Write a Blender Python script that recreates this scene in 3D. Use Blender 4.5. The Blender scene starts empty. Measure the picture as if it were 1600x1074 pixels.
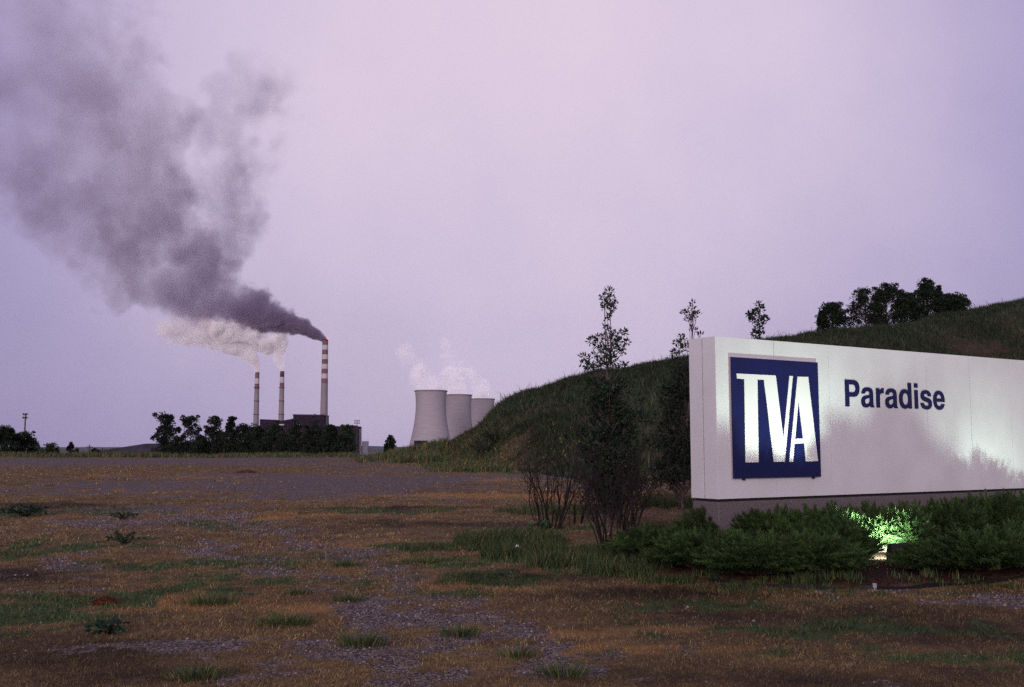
import bpy, bmesh, math, random
import numpy as np
from mathutils import Vector, Matrix

random.seed(7)
rng = np.random.default_rng(11)
S = bpy.context.scene
COL = S.collection
R = math.radians

# ------------------------------------------------------------------ camera
EYE = 1.7
F = 1600.0                      # focal length in photo pixels (1600 wide)
PITCH = math.atan(163.0 / F)    # horizon on row 700
cd = bpy.data.cameras.new('camera'); cam = bpy.data.objects.new('camera', cd)
COL.objects.link(cam); S.camera = cam
cam.location = (0, 0, EYE); cam.rotation_euler = (math.pi / 2 + PITCH, 0, 0)
cd.sensor_width = 36; cd.lens = 36; cd.clip_start = 0.1; cd.clip_end = 60000

# ------------------------------------------------------------------ sky
W = bpy.data.worlds.new('World'); S.world = W; W.use_nodes = True
nt = W.node_tree; N = nt.nodes; L = nt.links
for n in list(N): N.remove(n)
wout = N.new('ShaderNodeOutputWorld')
bg1 = N.new('ShaderNodeBackground'); bg2 = N.new('ShaderNodeBackground'); add = N.new('ShaderNodeAddShader')
sky = N.new('ShaderNodeTexSky'); sky.sky_type = 'NISHITA'; sky.sun_disc = False
SUN_EL, SUN_AZ = 13, 196        # low weak sun behind the camera, soft through the overcast
sky.sun_elevation = R(SUN_EL); sky.sun_rotation = R(SUN_AZ)
L.new(sky.outputs[0], bg1.inputs[0]); bg1.inputs[1].default_value = 0.006
tc = N.new('ShaderNodeTexCoord')
vn = N.new('ShaderNodeVectorMath'); vn.operation = 'NORMALIZE'; L.new(tc.outputs['Generated'], vn.inputs[0])
dt = N.new('ShaderNodeVectorMath'); dt.operation = 'DOT_PRODUCT'
L.new(vn.outputs[0], dt.inputs[0]); dt.inputs[1].default_value = Vector((0.01, 1.0, 0.40)).normalized()
nz = N.new('ShaderNodeTexNoise'); nz.inputs['Scale'].default_value = 2.6; nz.inputs['Detail'].default_value = 8; nz.inputs['Roughness'].default_value = .6
L.new(vn.outputs[0], nz.inputs['Vector'])
m1 = N.new('ShaderNodeMath'); m1.operation = 'MULTIPLY_ADD'
L.new(nz.outputs['Fac'], m1.inputs[0]); m1.inputs[1].default_value = 0.10; m1.inputs[2].default_value = -0.05
m2 = N.new('ShaderNodeMath'); m2.operation = 'ADD'; L.new(dt.outputs['Value'], m2.inputs[0]); L.new(m1.outputs[0], m2.inputs[1])
mr = N.new('ShaderNodeMapRange'); mr.inputs['From Min'].default_value = -1.0; mr.inputs['From Max'].default_value = 1.0
L.new(m2.outputs[0], mr.inputs['Value'])
cr = N.new('ShaderNodeValToRGB'); L.new(mr.outputs[0], cr.inputs[0])
e = cr.color_ramp.elements
e[0].position = 0.0; e[0].color = (0.80, 0.68, 0.80, 1)
e[1].position = 1.0; e[1].color = (0.76, 0.625, 0.76, 1)
for p, c in ((0.40, (0.54, 0.46, 0.59)), (0.72, (0.30, 0.26, 0.42)), (0.915, (0.29, 0.25, 0.46)), (0.95, (0.42, 0.36, 0.575)), (0.978, (0.62, 0.52, 0.70))):
    k = e.new(p); k.color = (*c, 1)
L.new(cr.outputs[0], bg2.inputs[0]); bg2.inputs[1].default_value = 1.0
L.new(bg1.outputs[0], add.inputs[0]); L.new(bg2.outputs[0], add.inputs[1]); L.new(add.outputs[0], wout.inputs[0])

sd = bpy.data.lights.new('sun', 'SUN'); sun = bpy.data.objects.new('sun', sd); COL.objects.link(sun)
sd.energy = 1.5; sd.angle = R(14); sd.color = (1.0, 0.86, 0.92)
az = R(SUN_AZ); sdir = Vector((math.sin(az) * math.cos(R(SUN_EL)), math.cos(az) * math.cos(R(SUN_EL)), math.sin(R(SUN_EL))))
sun.rotation_euler = sdir.to_track_quat('Z', 'Y').to_euler(); sun.location = (-20, -20, 30)

S.view_settings.view_transform = 'Standard'; S.view_settings.look = 'None'
S.view_settings.exposure = 0.0; S.view_settings.gamma = 1.0; S.view_settings.use_curve_mapping = False
S.render.engine = 'CYCLES'
cy = S.cycles
cy.use_denoising = False; cy.volume_bounces = 5; cy.max_bounces = 6; cy.diffuse_bounces = 3
cy.transparent_max_bounces = 8; cy.volume_max_steps = 256; cy.sample_clamp_indirect = 4
try: S.render.use_persistent_data = False
except Exception: pass

# ------------------------------------------------------------------ helpers
CP, SP = math.cos(PITCH), math.sin(PITCH)
def ray(px, py):
    u, w = px - 800.0, 537.0 - py
    return np.array([u, F * CP - w * SP, F * SP + w * CP])
def at(px, py, Y):
    """the point at depth Y seen at a photo pixel"""
    r = ray(px, py); return Vector((r[0] / r[1] * Y, Y, EYE + r[2] / r[1] * Y))
def ptan(px, py):
    r = ray(px, py); return r[0] / r[1], r[2] / r[1]

def hash2(ix, iy, seed=0):
    h = (ix.astype(np.int64) * 374761393 + iy.astype(np.int64) * 668265263 + seed * 974711) & 0xffffffff
    h = ((h ^ (h >> 13)) * 1274126177) & 0xffffffff
    h = h ^ (h >> 16)
    return (h & 0xffff) / 65535.0
def vnoise(x, y, seed=0):
    x = np.asarray(x, float); y = np.asarray(y, float)
    ix = np.floor(x); iy = np.floor(y); fx = x - ix; fy = y - iy
    fx = fx * fx * (3 - 2 * fx); fy = fy * fy * (3 - 2 * fy)
    a = hash2(ix, iy, seed); b = hash2(ix + 1, iy, seed); c = hash2(ix, iy + 1, seed); d = hash2(ix + 1, iy + 1, seed)
    return (a * (1 - fx) + b * fx) * (1 - fy) + (c * (1 - fx) + d * fx) * fy
def fbm(x, y, seed=0, o=4):
    s = 0; a = 0.5; t = 0
    for k in range(o):
        s = s + a * vnoise(x * 2 ** k, y * 2 ** k, seed + k * 17); t += a; a *= 0.55
    return s / t
def sstep(e0, e1, x):
    t = np.clip((x - e0) / (e1 - e0), 0, 1); return t * t * (3 - 2 * t)

# ---- materials
MATS = {}
def newmat(name):
    m = bpy.data.materials.new(name); m.use_nodes = True
    for n in list(m.node_tree.nodes): m.node_tree.nodes.remove(n)
    o = m.node_tree.nodes.new('ShaderNodeOutputMaterial')
    return m, m.node_tree.nodes, m.node_tree.links, o
def mat(name, col, rough=0.8, metal=0.0, noise=0.0, nscale=8.0, bump=0.0, bscale=60.0, col2=None, spec=0.2, emit=None):
    if name in MATS: return MATS[name]
    m, n, l, o = newmat(name); b = n.new('ShaderNodeBsdfPrincipled'); l.new(b.outputs[0], o.inputs[0])
    b.inputs['Roughness'].default_value = rough; b.inputs['Metallic'].default_value = metal
    b.inputs['Specular IOR Level'].default_value = spec
    b.inputs['Base Color'].default_value = (*col, 1)
    t = n.new('ShaderNodeTexCoord')
    if noise or col2:
        x = n.new('ShaderNodeTexNoise'); x.inputs['Scale'].default_value = nscale; x.inputs['Detail'].default_value = 6
        x.inputs['Roughness'].default_value = 0.65
        l.new(t.outputs['Object'], x.inputs['Vector'])
        r = n.new('ShaderNodeValToRGB'); l.new(x.outputs['Fac'], r.inputs[0])
        c2 = col2 or tuple(c * (1 - noise) for c in col)
        c1 = col if col2 else tuple(min(1, c * (1 + noise)) for c in col)
        r.color_ramp.elements[0].position = 0.35; r.color_ramp.elements[0].color = (*c2, 1)
        r.color_ramp.elements[1].position = 0.65; r.color_ramp.elements[1].color = (*c1, 1)
        l.new(r.outputs[0], b.inputs['Base Color'])
    if bump:
        x = n.new('ShaderNodeTexNoise'); x.inputs['Scale'].default_value = bscale; x.inputs['Detail'].default_value = 4
        l.new(t.outputs['Object'], x.inputs['Vector'])
        q = n.new('ShaderNodeBump'); q.inputs['Strength'].default_value = bump; q.inputs['Distance'].default_value = 0.01
        l.new(x.outputs['Fac'], q.inputs['Height']); l.new(q.outputs[0], b.inputs['Normal'])
    if emit:
        b.inputs['Emission Color'].default_value = (*emit[0], 1); b.inputs['Emission Strength'].default_value = emit[1]
    MATS[name] = m; return m
def leafmat(name, dark, light, trans=0.15):
    """foliage: every blade or leaf carries its own tint"""
    if name in MATS: return MATS[name]
    m, n, l, o = newmat(name)
    a = n.new('ShaderNodeAttribute'); a.attribute_name = 'tint'
    mx = n.new('ShaderNodeMix'); mx.data_type = 'RGBA'
    l.new(a.outputs['Fac'], mx.inputs[0]); mx.inputs[6].default_value = (*dark, 1); mx.inputs[7].default_value = (*light, 1)
    b = n.new('ShaderNodeBsdfPrincipled'); l.new(mx.outputs[2], b.inputs['Base Color'])
    b.inputs['Roughness'].default_value = 0.6; b.inputs['Specular IOR Level'].default_value = 0.2
    tr = n.new('ShaderNodeBsdfTranslucent'); l.new(mx.outputs[2], tr.inputs[0])
    s = n.new('ShaderNodeMixShader'); s.inputs[0].default_value = trans
    l.new(b.outputs[0], s.inputs[1]); l.new(tr.outputs[0], s.inputs[2]); l.new(s.outputs[0], o.inputs[0])
    MATS[name] = m; return m
def colmat(name, trans=0.1):
    """blades that carry their own colour"""
    if name in MATS: return MATS[name]
    m, n, l, o = newmat(name)
    a = n.new('ShaderNodeAttribute'); a.attribute_name = 'col'
    b = n.new('ShaderNodeBsdfPrincipled'); l.new(a.outputs['Color'], b.inputs['Base Color'])
    b.inputs['Roughness'].default_value = 0.7; b.inputs['Specular IOR Level'].default_value = 0.15
    l.new(b.outputs[0], o.inputs[0])
    MATS[name] = m; return m

# ---- objects
def tag(o, label=None, cat=None, group=None, kind=None):
    if label: o['label'] = label
    if cat: o['category'] = cat
    if group: o['group'] = group
    if kind: o['kind'] = kind
    return o
def empty(name, loc=(0, 0, 0), rz=0.0):
    o = bpy.data.objects.new(name, None); COL.objects.link(o)
    o.location = loc; o.rotation_euler = (0, 0, rz); o.empty_display_size = 0.3
    return o
def link(name, me, m, parent=None):
    o = bpy.data.objects.new(name, me); COL.objects.link(o)
    if m: me.materials.append(m)
    if parent: o.parent = parent
    return o
def npmesh(name, V, faces, smooth=False, attrs=None):
    """faces: list of (M,k) int arrays; attrs: name -> (N,) or (N,3)"""
    V = np.asarray(V, np.float32); me = bpy.data.meshes.new(name)
    me.vertices.add(len(V)); me.vertices.foreach_set('co', V.ravel())
    lv = np.concatenate([f.ravel() for f in faces]).astype(np.int32)
    tot = np.concatenate([np.full(len(f), f.shape[1]) for f in faces]).astype(np.int32)
    st = np.concatenate([[0], np.cumsum(tot)[:-1]]).astype(np.int32)
    me.loops.add(len(lv)); me.loops.foreach_set('vertex_index', lv)
    me.polygons.add(len(tot)); me.polygons.foreach_set('loop_start', st)
    try: me.polygons.foreach_set('loop_total', tot)
    except Exception: pass
    me.update(calc_edges=True)
    if smooth: me.polygons.foreach_set('use_smooth', np.ones(len(tot), bool))
    for k, a in (attrs or {}).items():
        a = np.asarray(a, np.float32)
        if a.ndim == 1:
            at_ = me.attributes.new(k, 'FLOAT', 'POINT'); at_.data.foreach_set('value', a)
        else:
            at_ = me.attributes.new(k, 'FLOAT_COLOR', 'POINT')
            at_.data.foreach_set('color', np.hstack([a, np.ones((len(a), 1), np.float32)]).ravel())
    return me
class MB:
    def __init__(s): s.v = []; s.f = []
    def add(s, vs, fs):
        o = len(s.v); s.v += [tuple(v) for v in vs]; s.f += [tuple(i + o for i in f) for f in fs]; return s
    def box(s, x0, x1, y0, y1, z0, z1):
        return s.add([(x0,y0,z0),(x1,y0,z0),(x1,y1,z0),(x0,y1,z0),(x0,y0,z1),(x1,y0,z1),(x1,y1,z1),(x0,y1,z1)],
              [(0,3,2,1),(4,5,6,7),(0,1,5,4),(1,2,6,5),(2,3,7,6),(3,0,4,7)])
    def tube(s, pts, rad, n=8, cap=True):
        pts = [Vector(p) for p in pts]
        if not hasattr(rad, '__len__'): rad = [rad] * len(pts)
        vs = []; fs = []
        for i, p in enumerate(pts):
            d = (pts[min(i + 1, len(pts) - 1)] - pts[max(i - 1, 0)])
            d = d.normalized() if d.length > 1e-9 else Vector((0, 0, 1))
            a = d.cross(Vector((0.03, 1, 0.02)) if abs(d.y) < 0.9 else Vector((1, 0, 0))).normalized(); b = d.cross(a)
            for k in range(n):
                t = 2 * math.pi * k / n; vs.append(p + (a * math.cos(t) + b * math.sin(t)) * rad[i])
        for i in range(len(pts) - 1):
            for k in range(n):
                fs.append((i*n+k, i*n+(k+1) % n, (i+1)*n+(k+1) % n, (i+1)*n+k))
        if cap: fs.append(tuple(range(n - 1, -1, -1))); fs.append(tuple((len(pts)-1)*n + k for k in range(n)))
        return s.add(vs, fs)
    def lathe(s, prof, n=48, c=(0, 0, 0)):
        """prof: list of (r,z)"""
        vs = [(c[0] + r * math.cos(2*math.pi*k/n), c[1] + r * math.sin(2*math.pi*k/n), c[2] + z) for r, z in prof for k in range(n)]
        fs = [(i*n+k, i*n+(k+1) % n, (i+1)*n+(k+1) % n, (i+1)*n+k) for i in range(len(prof)-1) for k in range(n)]
        return s.add(vs, fs)
    def prism(s, poly, y0, y1):
        """poly in (x,z), extruded along y"""
        n = len(poly)
        return s.add([(x, y0, z) for x, z in poly] + [(x, y1, z) for x, z in poly],
            [tuple(range(n)), tuple(range(2*n-1, n-1, -1))] + [(i, i+n, (i+1) % n + n, (i+1) % n) for i in range(n)])
    def build(s, name, m, parent=None, smooth=False, bevel=0):
        me = bpy.data.meshes.new(name); me.from_pydata(s.v, [], s.f); me.validate(); me.update()
        if smooth:
            me.polygons.foreach_set('use_smooth', [True] * len(me.polygons))
        o = link(name, me, m, parent)
        if bevel:
            b = o.modifiers.new('bevel', 'BEVEL'); b.width = bevel; b.segments = 2; b.limit_method = 'ANGLE'
        return o

def leaves(C, D, ln, wd, tint, up=None, fold=0.25):
    """leaf quads: C centres at the leaf base, D unit directions"""
    n = len(C); D = D / (np.linalg.norm(D, axis=1, keepdims=True) + 1e-9)
    r = rng.normal(size=(n, 3)) if up is None else up
    A = np.cross(D, r); A /= (np.linalg.norm(A, axis=1, keepdims=True) + 1e-9); B = np.cross(A, D)
    ln = np.broadcast_to(ln, n)[:, None]; wd = np.broadcast_to(wd, n)[:, None]
    V = np.stack([C, C + D * ln * .45 + A * wd * .5 + B * wd * fold, C + D * ln, C + D * ln * .45 - A * wd * .5 + B * wd * fold], 1).reshape(-1, 3)
    f = np.arange(n)[:, None] * 4
    fs = np.hstack([f, f + 1, f + 2, f + 3])
    return V, fs, np.repeat(tint, 4)
def blades(P, H, Wd, lean, col):
    """grass blades: 5 verts each. P (n,3) root, H height, lean (n,2)"""
    n = len(P); ang = rng.uniform(0, 2 * np.pi, n)
    A = np.stack([np.cos(ang), np.sin(ang), np.zeros(n)], 1) * (Wd * .5)[:, None]
    Ln = np.stack([lean[:, 0], lean[:, 1], np.zeros(n)], 1)
    mid = P + Ln * (0.35 * H)[:, None] + np.array([0, 0, 1]) * (0.6 * H)[:, None]
    tip = P + Ln * (1.0 * H)[:, None] + np.array([0, 0, 1]) * (H * (1 - 0.25 * np.clip(np.hypot(lean[:, 0], lean[:, 1]), 0, 2)))[:, None]
    V = np.stack([P - A, P + A, mid + A * .7, mid - A * .7, tip], 1).reshape(-1, 3)
    f = np.arange(n)[:, None] * 5
    q = np.hstack([f, f + 1, f + 2, f + 3]); t = np.hstack([f + 3, f + 2, f + 4])
    return V, [q, t], np.repeat(col, 5, axis=0)

# ------------------------------------------------------------------ terrain
HX = [(560, 712), (600, 706), (650, 699), (700, 687), (745, 668), (780, 636), (830, 612), (880, 597), (940, 578), (1000, 569),
      (1080, 556), (1150, 540), (1210, 528), (1280, 520), (1330, 513), (1400, 503), (1480, 487), (1540, 474), (1600, 461), (1800, 425), (2100, 400)]
ha = np.array([ptan(*p)[0] for p in HX]); he = np.array([ptan(*p)[1] for p in HX])
def ridge(a):
    e_ = np.interp(a, ha, he); yr = 74 - 8 * sstep(-.12, 0, a) + 20 * sstep(0, .55, a)
    return yr, EYE + yr * e_ - 0.25
def height(X, Y):
    X = np.asarray(X, float); Y = np.asarray(Y, float)
    Ys = np.maximum(Y, 1.0); a = X / Ys
    rise = 0.0175 * np.clip(Y - 10, 0, 66)
    rise = rise + 0.05 * (fbm(X / 6, Y / 6, 3) - .5) + 0.5 * sstep(30, 90, Y) * (fbm(X / 40, Y / 40, 5) - .5) * .5
    far = sstep(76, 150, Y) * 6 + sstep(140, 600, Y) * 16
    z = rise - far
    # small ruts and tufty unevenness
    z = z + 0.02 * (fbm(X * 1.3, Y * 1.3, 9) - .5) * (Y < 60)
    # berm on the right
    yr, zr = ridge(a); yf = yr - (4 + 24 * sstep(-0.12, 0.12, a))
    base_f = 0.0175 * np.clip(yf - 10, 0, 66)
    t = np.clip((Y - yf) / (yr - yf), 0, 1)
    prof = (t * t * (3 - 2 * t)) * .45 + t * .55
    onb = sstep(-0.158, -0.11, a) * (Y > 1)
    lift = (zr - 0.0175 * np.clip(yr - 10, 0, 66))
    bz = prof * lift
    back = np.clip((Y - yr) / 60, 0, 3)
    bz = np.where(Y > yr, lift * (1 - 0.25 * back) - back * 1.5, bz)
    bz = bz * onb * (1 - sstep(180, 320, Y))
    bump = ((fbm(X / 5, Y / 5, 21) - .5) * 1.1 + (fbm(X / 1.6, Y / 1.6, 25) - .5) * .5) * np.clip(t * 3, 0, 1) * np.clip((1 - t) * 4, 0.45, 1)
    z = z + np.maximum(bz, 0) + np.where((t > 0) & (Y < yr + 30), bump, 0) * onb
    # raised planting bed round the sign
    s_, t_ = bedco(X, Y)
    bed = sstep(1.0, 1.9, X) * (1 - sstep(1.2, 2.2, t_)) * sstep(-.12, .25, Y - bedfront(X))
    return z + 0.14 * bed
def bedfront(X): return np.interp(X, [1.2, 1.9, 2.6, 3.4, 4.2, 5.3, 6.5, 9.0], [14.2, 13.25, 12.5, 12.15, 12.0, 12.25, 12.95, 14.6])
def inbed(X, Y):
    s_, t_ = bedco(X, Y); return (X > 1.5) & (Y > bedfront(X)) & (t_ < 1.5)
D0 = 14.8
EX = np.array([.844, .537]) / np.hypot(.844, .537); EY = np.array([-EX[1], EX[0]])
c0 = at(1119.5, 650, D0)
def bedco(X, Y):
    dx = X - c0.x; dy = Y - c0.y
    return dx * EX[0] + dy * EX[1], dx * EY[0] + dy * EY[1]
def H(x, y): return float(height(np.array([x]), np.array([y]))[0])
def ground_px(px, py):
    """where the photo pixel's ray meets the ground"""
    ax, ez = ptan(px, py); Y = np.concatenate([np.arange(2, 60, .05), np.arange(60, 400, .5)])
    z = EYE + ez * Y; hh = height(ax * Y, Y); k = np.argmax(z <= hh)
    if z[k] > hh[k]: k = len(Y) - 1
    return ax * Y[k], Y[k], hh[k]

def blob(X, Y, px, py, rx, ry):
    """soft patch on the ground, its centre found under a photo pixel; radii in metres"""
    g = GC.setdefault((px, py), ground_px(px, py))
    return np.exp(-(((X - g[0]) / rx) ** 2 + ((Y - g[1]) / ry) ** 2))
GC = {}
GRAVEL = [(60, 722, 30, 9), (300, 720, 22, 8), (470, 716, 20, 3), (400, 758, 10, 8), (270, 768, 7, 6), (540, 750, 8, 5), (480, 772, 5, 4), (180, 795, 3, 2), (250, 815, 2.2, 1.8), (840, 745, 6, 2), (660, 735, 6, 2),
          (140, 915, .5, .6), (350, 1010, .5, .5), (420, 1050, .6, .5), (560, 1020, .6, .6), (700, 1000, .5, .4), (1560, 945, .8, .5), (700, 1060, .5, .3),
          (930, 1050, .8, .35), (620, 965, .6, .5), (40, 860, .7, .5), (330, 870, .7, .6), (480, 905, .6, .5)]
TRACKS = [([(40, 775), (140, 800), (230, 830), (330, 862), (430, 893), (520, 930), (600, 985), (640, 1060)], .42),
          ([(330, 790), (430, 835), (530, 868), (640, 915), (760, 965), (900, 1040)], .36),
          ([(90, 860), (150, 900), (140, 925)], .3)]
GREEN = [(330, 880, 1.4, .8), (260, 925, 1.3, .6), (400, 915, 1.2, .6), (640, 850, 1.6, .8), (120, 940, 1.2, .7), (700, 930, 1.0, .5), (480, 800, 1.2, .8), (300, 820, 1.4, .9), (60, 860, 1.9, 1.6), (40, 960, 1.0, .9), (200, 890, 1.2, .9), (300, 905, 1.1, .6), (90, 800, 2.4, 1.6), (820, 830, 1.4, 1.6), (900, 880, 1.3, .8), (780, 880, 1.1, .7),
         (700, 850, 1.5, .9), (1000, 900, 1.1, .5), (600, 698, 9, 4), (1300, 985, 1.8, .5), (1500, 1030, 1.5, .4), (850, 738, 4, 2), (400, 970, .5, .3), (1150, 950, 1.2, .35), (740, 905, .8, .5), (560, 800, 1.2, .5), (660, 800, 1.4, .5)]
ORANGE = [(430, 805, 2.6, 1.6), (690, 775, 3.2, 1.2), (850, 775, 4, 1.6), (600, 750, 7, 2.4), (330, 745, 8, 2), (420, 712, 14, 2.5), (520, 850, 1.4, 1.0),
          (170, 770, 3, 1.2), (250, 950, .9, .5), (1050, 1020, 1.0, .3), (900, 990, 1.0, .5), (650, 910, 1.4, .7), (480, 960, .7, .5)]
DARK = [(60, 1020, 1.7, .9), (1000, 935, 1.6, .6), (1250, 965, 2.4, .9), (1500, 990, 2.4, 1.0), (1350, 1060, 2.2, .5), (30, 900, 1.0, .8), (60, 790, 2.0, 1.0), (740, 820, 2.2, .7), (620, 795, 2.0, .6), (200, 1050, .8, .4), (860, 905, 1.4, .5)]  # dark soil, widened in the lower corners to carry the vignette in colour
def masks(X, Y, full=False):
    # ragged patch outlines: wander the coordinates first
    X0, Y0 = X, Y; q = np.clip(Y / 14, .6, 4)
    X = X0 + ((fbm(X0 / .9, Y0 / .9, 201) - .5) * 1.5 + (fbm(X0 / .25, Y0 / .25, 203, 3) - .5) * .45) * q
    Y = Y0 + ((fbm(X0 / .9, Y0 / .9, 207) - .5) * 1.5 + (fbm(X0 / .25, Y0 / .25, 209, 3) - .5) * .45) * q
    n1 = fbm(X / 1.3, Y / 1.3, 31); n4 = (fbm(X0 / 5, Y0 / 7, 131) - .5) * 1.1 * sstep(14, 32, Y0); n2 = fbm(X / 2.6, Y / 2.6, 47); n3 = fbm(X0 / .3, Y0 / .3, 77, 4)
    g = 0; gr = 0; og = 0; dk = 0
    for b in GRAVEL: g = np.maximum(g, blob(X, Y, *b))
    for pts, wd in TRACKS:
        ps = [GC.setdefault(p, ground_px(*p)) for p in pts]
        for a, b in zip(ps[:-1], ps[1:]):
            ax_, ay_ = b[0] - a[0], b[1] - a[1]; t = np.clip(((X - a[0]) * ax_ + (Y - a[1]) * ay_) / (ax_ ** 2 + ay_ ** 2), 0, 1)
            d = np.hypot(X - a[0] - ax_ * t, Y - a[1] - ay_ * t); g = np.maximum(g, .62 * np.exp(-(d / wd) ** 2))
    for b in GREEN: gr = np.maximum(gr, blob(X, Y, *b))
    for b in ORANGE: og = np.maximum(og, blob(X, Y, *b))
    for b in DARK: dk = np.maximum(dk, blob(X, Y, *b))
    g = sstep(.40, .72, g * .72 + n4 + (n1 - .5) * .9 + (n3 - .5) * 1.0 + .14)
    gr = sstep(.34, .90, gr * .72 + (n2 - .5) * 1.2 + (n3 - .5) * 1.2 + .10)
    og = sstep(.30, .80, og * .75 - n4 * .5 + (fbm(X / 1.6, Y / 1.6, 91) - .5) * 1.1 + .1)
    dk = np.clip(dk * .9 + (fbm(X / 1.1, Y / 1.1, 95) - .5) * .9, 0, 1)
    if full: return g * (1 - gr * .6), gr, og, dk
    return g * (1 - gr * .6), gr, og

def hillmask(X, Y):
    A = X / np.maximum(Y, 1); yr, zr = ridge(A); yf = yr - (4 + 24 * sstep(-0.12, 0.12, A))
    return sstep(-.05, .05, A) * sstep(-.02, .12, (Y - yf) / (yr - yf))
# ground sheet, a fan reaching the horizon
yy = np.concatenate([np.linspace(-5, 4, 30)[:-1], np.geomspace(4, 110, 420) , np.geomspace(112, 14000, 110)])
aa = np.concatenate([np.linspace(-2.6, -.75, 40)[:-1], np.linspace(-.75, .85, 330), np.linspace(.85, 2.6, 40)[1:]])
AA, YY = np.meshgrid(aa, yy); XX = AA * (YY + np.where(YY < 8, (8 - YY) * .75, 0))
ZZ = height(XX, YY)
mg, mgr, mo, mdk = masks(XX.ravel(), YY.ravel(), True)
s_, t_ = bedco(XX.ravel(), YY.ravel())
mulch = sstep(1.3, 2.1, XX.ravel()) * (1 - sstep(1.2, 1.8, t_)) * sstep(-.02, .08, YY.ravel() - bedfront(XX.ravel()))
nr, nc = AA.shape; idx = np.arange(nr * nc).reshape(nr, nc)
fq = np.stack([idx[:-1, :-1], idx[:-1, 1:], idx[1:, 1:], idx[1:, :-1]], -1).reshape(-1, 4)
me = npmesh('ground', np.stack([XX, YY, ZZ], -1).reshape(-1, 3), [fq], True,
            {'mask': np.stack([mg, mgr, mo], 1), 'mulch': mulch, 'bare': mdk, 'hill': hillmask(XX.ravel(), YY.ravel())})
m, n, l, o = newmat('ground_mat')
b = n.new('ShaderNodeBsdfPrincipled'); b.inputs['Roughness'].default_value = .95; b.inputs['Specular IOR Level'].default_value = .1
l.new(b.outputs[0], o.inputs[0])
def nattr(nm):
    a = n.new('ShaderNodeAttribute'); a.attribute_name = nm; return a
def nmix(f, a, b_):
    x = n.new('ShaderNodeMix'); x.data_type = 'RGBA'
    for i, s in ((0, f), (6, a), (7, b_)):
        if isinstance(s, tuple): x.inputs[i].default_value = (*s, 1)
        elif isinstance(s, (int, float)): x.inputs[i].default_value = s
        else: l.new(s, x.inputs[i])
    return x.outputs[2]
def nnoise(scale, detail=5):
    x = n.new('ShaderNodeTexNoise'); x.inputs['Scale'].default_value = scale; x.inputs['Detail'].default_value = detail
    x.inputs['Roughness'].default_value = .7; l.new(geo.outputs['Position'], x.inputs['Vector']); return x.outputs['Fac']
def nramp(f, p0, p1, c0_=(0, 0, 0), c1_=(1, 1, 1)):
    x = n.new('ShaderNodeValToRGB'); l.new(f, x.inputs[0]); q = x.color_ramp.elements
    q[0].position = p0; q[1].position = p1; q[0].color = (*c0_, 1); q[1].color = (*c1_, 1); return x.outputs[0]
geo = n.new('ShaderNodeNewGeometry')
sep = n.new('ShaderNodeSeparateColor'); l.new(nattr('mask').outputs['Color'], sep.inputs[0])
vor = n.new('ShaderNodeTexVoronoi'); vor.inputs['Scale'].default_value = 42; l.new(geo.outputs['Position'], vor.inputs['Vector'])
vor2 = n.new('ShaderNodeTexVoronoi'); vor2.inputs['Scale'].default_value = 9; l.new(geo.outputs['Position'], vor2.inputs['Vector'])
sc_ = n.new('ShaderNodeSeparateColor'); l.new(vor.outputs['Color'], sc_.inputs[0])
sc2 = n.new('ShaderNodeSeparateColor'); l.new(vor2.outputs['Color'], sc2.inputs[0])
stone = nramp(sc_.outputs[0], .1, .95, (.055, .042, .042), (.32, .25, .245))
stone = nmix(nramp(sc2.outputs[1], .75, .9), stone, (.28, .22, .21))
stone = nmix(nramp(vor.outputs['Distance'], .35, .75), stone, (.035, .026, .026))
stone = nmix(nramp(nnoise(2.2, 8), .52, .72), stone, nmix(nnoise(12), (.05, .035, .028), (.16, .11, .075)))
soil = nmix(nnoise(30), (.035, .020, .015), (.13, .075, .050))
dry = nmix(nramp(nnoise(14), .3, .7), (.075, .045, .024), (.31, .205, .085))
dry = nmix(nramp(nnoise(1.7), .4, .65), dry, soil)
orng = nmix(nnoise(25), (.13, .065, .028), (.42, .24, .085))
grn = nmix(nnoise(20), (.020, .034, .014), (.085, .12, .040))
c = nmix(sep.outputs[2], dry, orng)
c = nmix(nattr('bare').outputs['Fac'], c, nmix(nnoise(26), (.012, .009, .008), (.045, .028, .022)))  # dark soil, plus vignette darkening painted into the lower corners
gm = n.new('ShaderNodeMath'); gm.operation = 'MULTIPLY_ADD'; l.new(nnoise(4), gm.inputs[0]); gm.inputs[1].default_value = 1.3; gm.inputs[2].default_value = -.65
gm2 = n.new('ShaderNodeMath'); gm2.operation = 'ADD'; l.new(gm.outputs[0], gm2.inputs[0]); l.new(sep.outputs[1], gm2.inputs[1])
c = nmix(nramp(gm2.outputs[0], .3, .7), c, grn)
gf = n.new('ShaderNodeMath'); gf.operation = 'MULTIPLY_ADD'; l.new(nnoise(38, 3), gf.inputs[0]); gf.inputs[1].default_value = 1.7; gf.inputs[2].default_value = -.85
gf2 = n.new('ShaderNodeMath'); gf2.operation = 'ADD'; l.new(gf.outputs[0], gf2.inputs[0]); l.new(gm.outputs[0], gf2.inputs[1])
gm3 = n.new('ShaderNodeMath'); gm3.operation = 'ADD'; l.new(gf2.outputs[0], gm3.inputs[0]); l.new(sep.outputs[0], gm3.inputs[1])
c = nmix(nramp(gm3.outputs[0], .35, .6), c, stone)
c = nmix(nattr('hill').outputs['Fac'], c, nmix(nramp(nnoise(.35), .45, .6), nmix(nnoise(3), (.016, .020, .012), (.05, .05, .028)), nmix(nnoise(2.5), (.035, .018, .016), (.10, .055, .042))))
c = nmix(nattr('mulch').outputs['Fac'], c, nmix(nramp(nnoise(22), .4, .7), (.012, .006, .005), (.07, .03, .02)))
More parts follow.
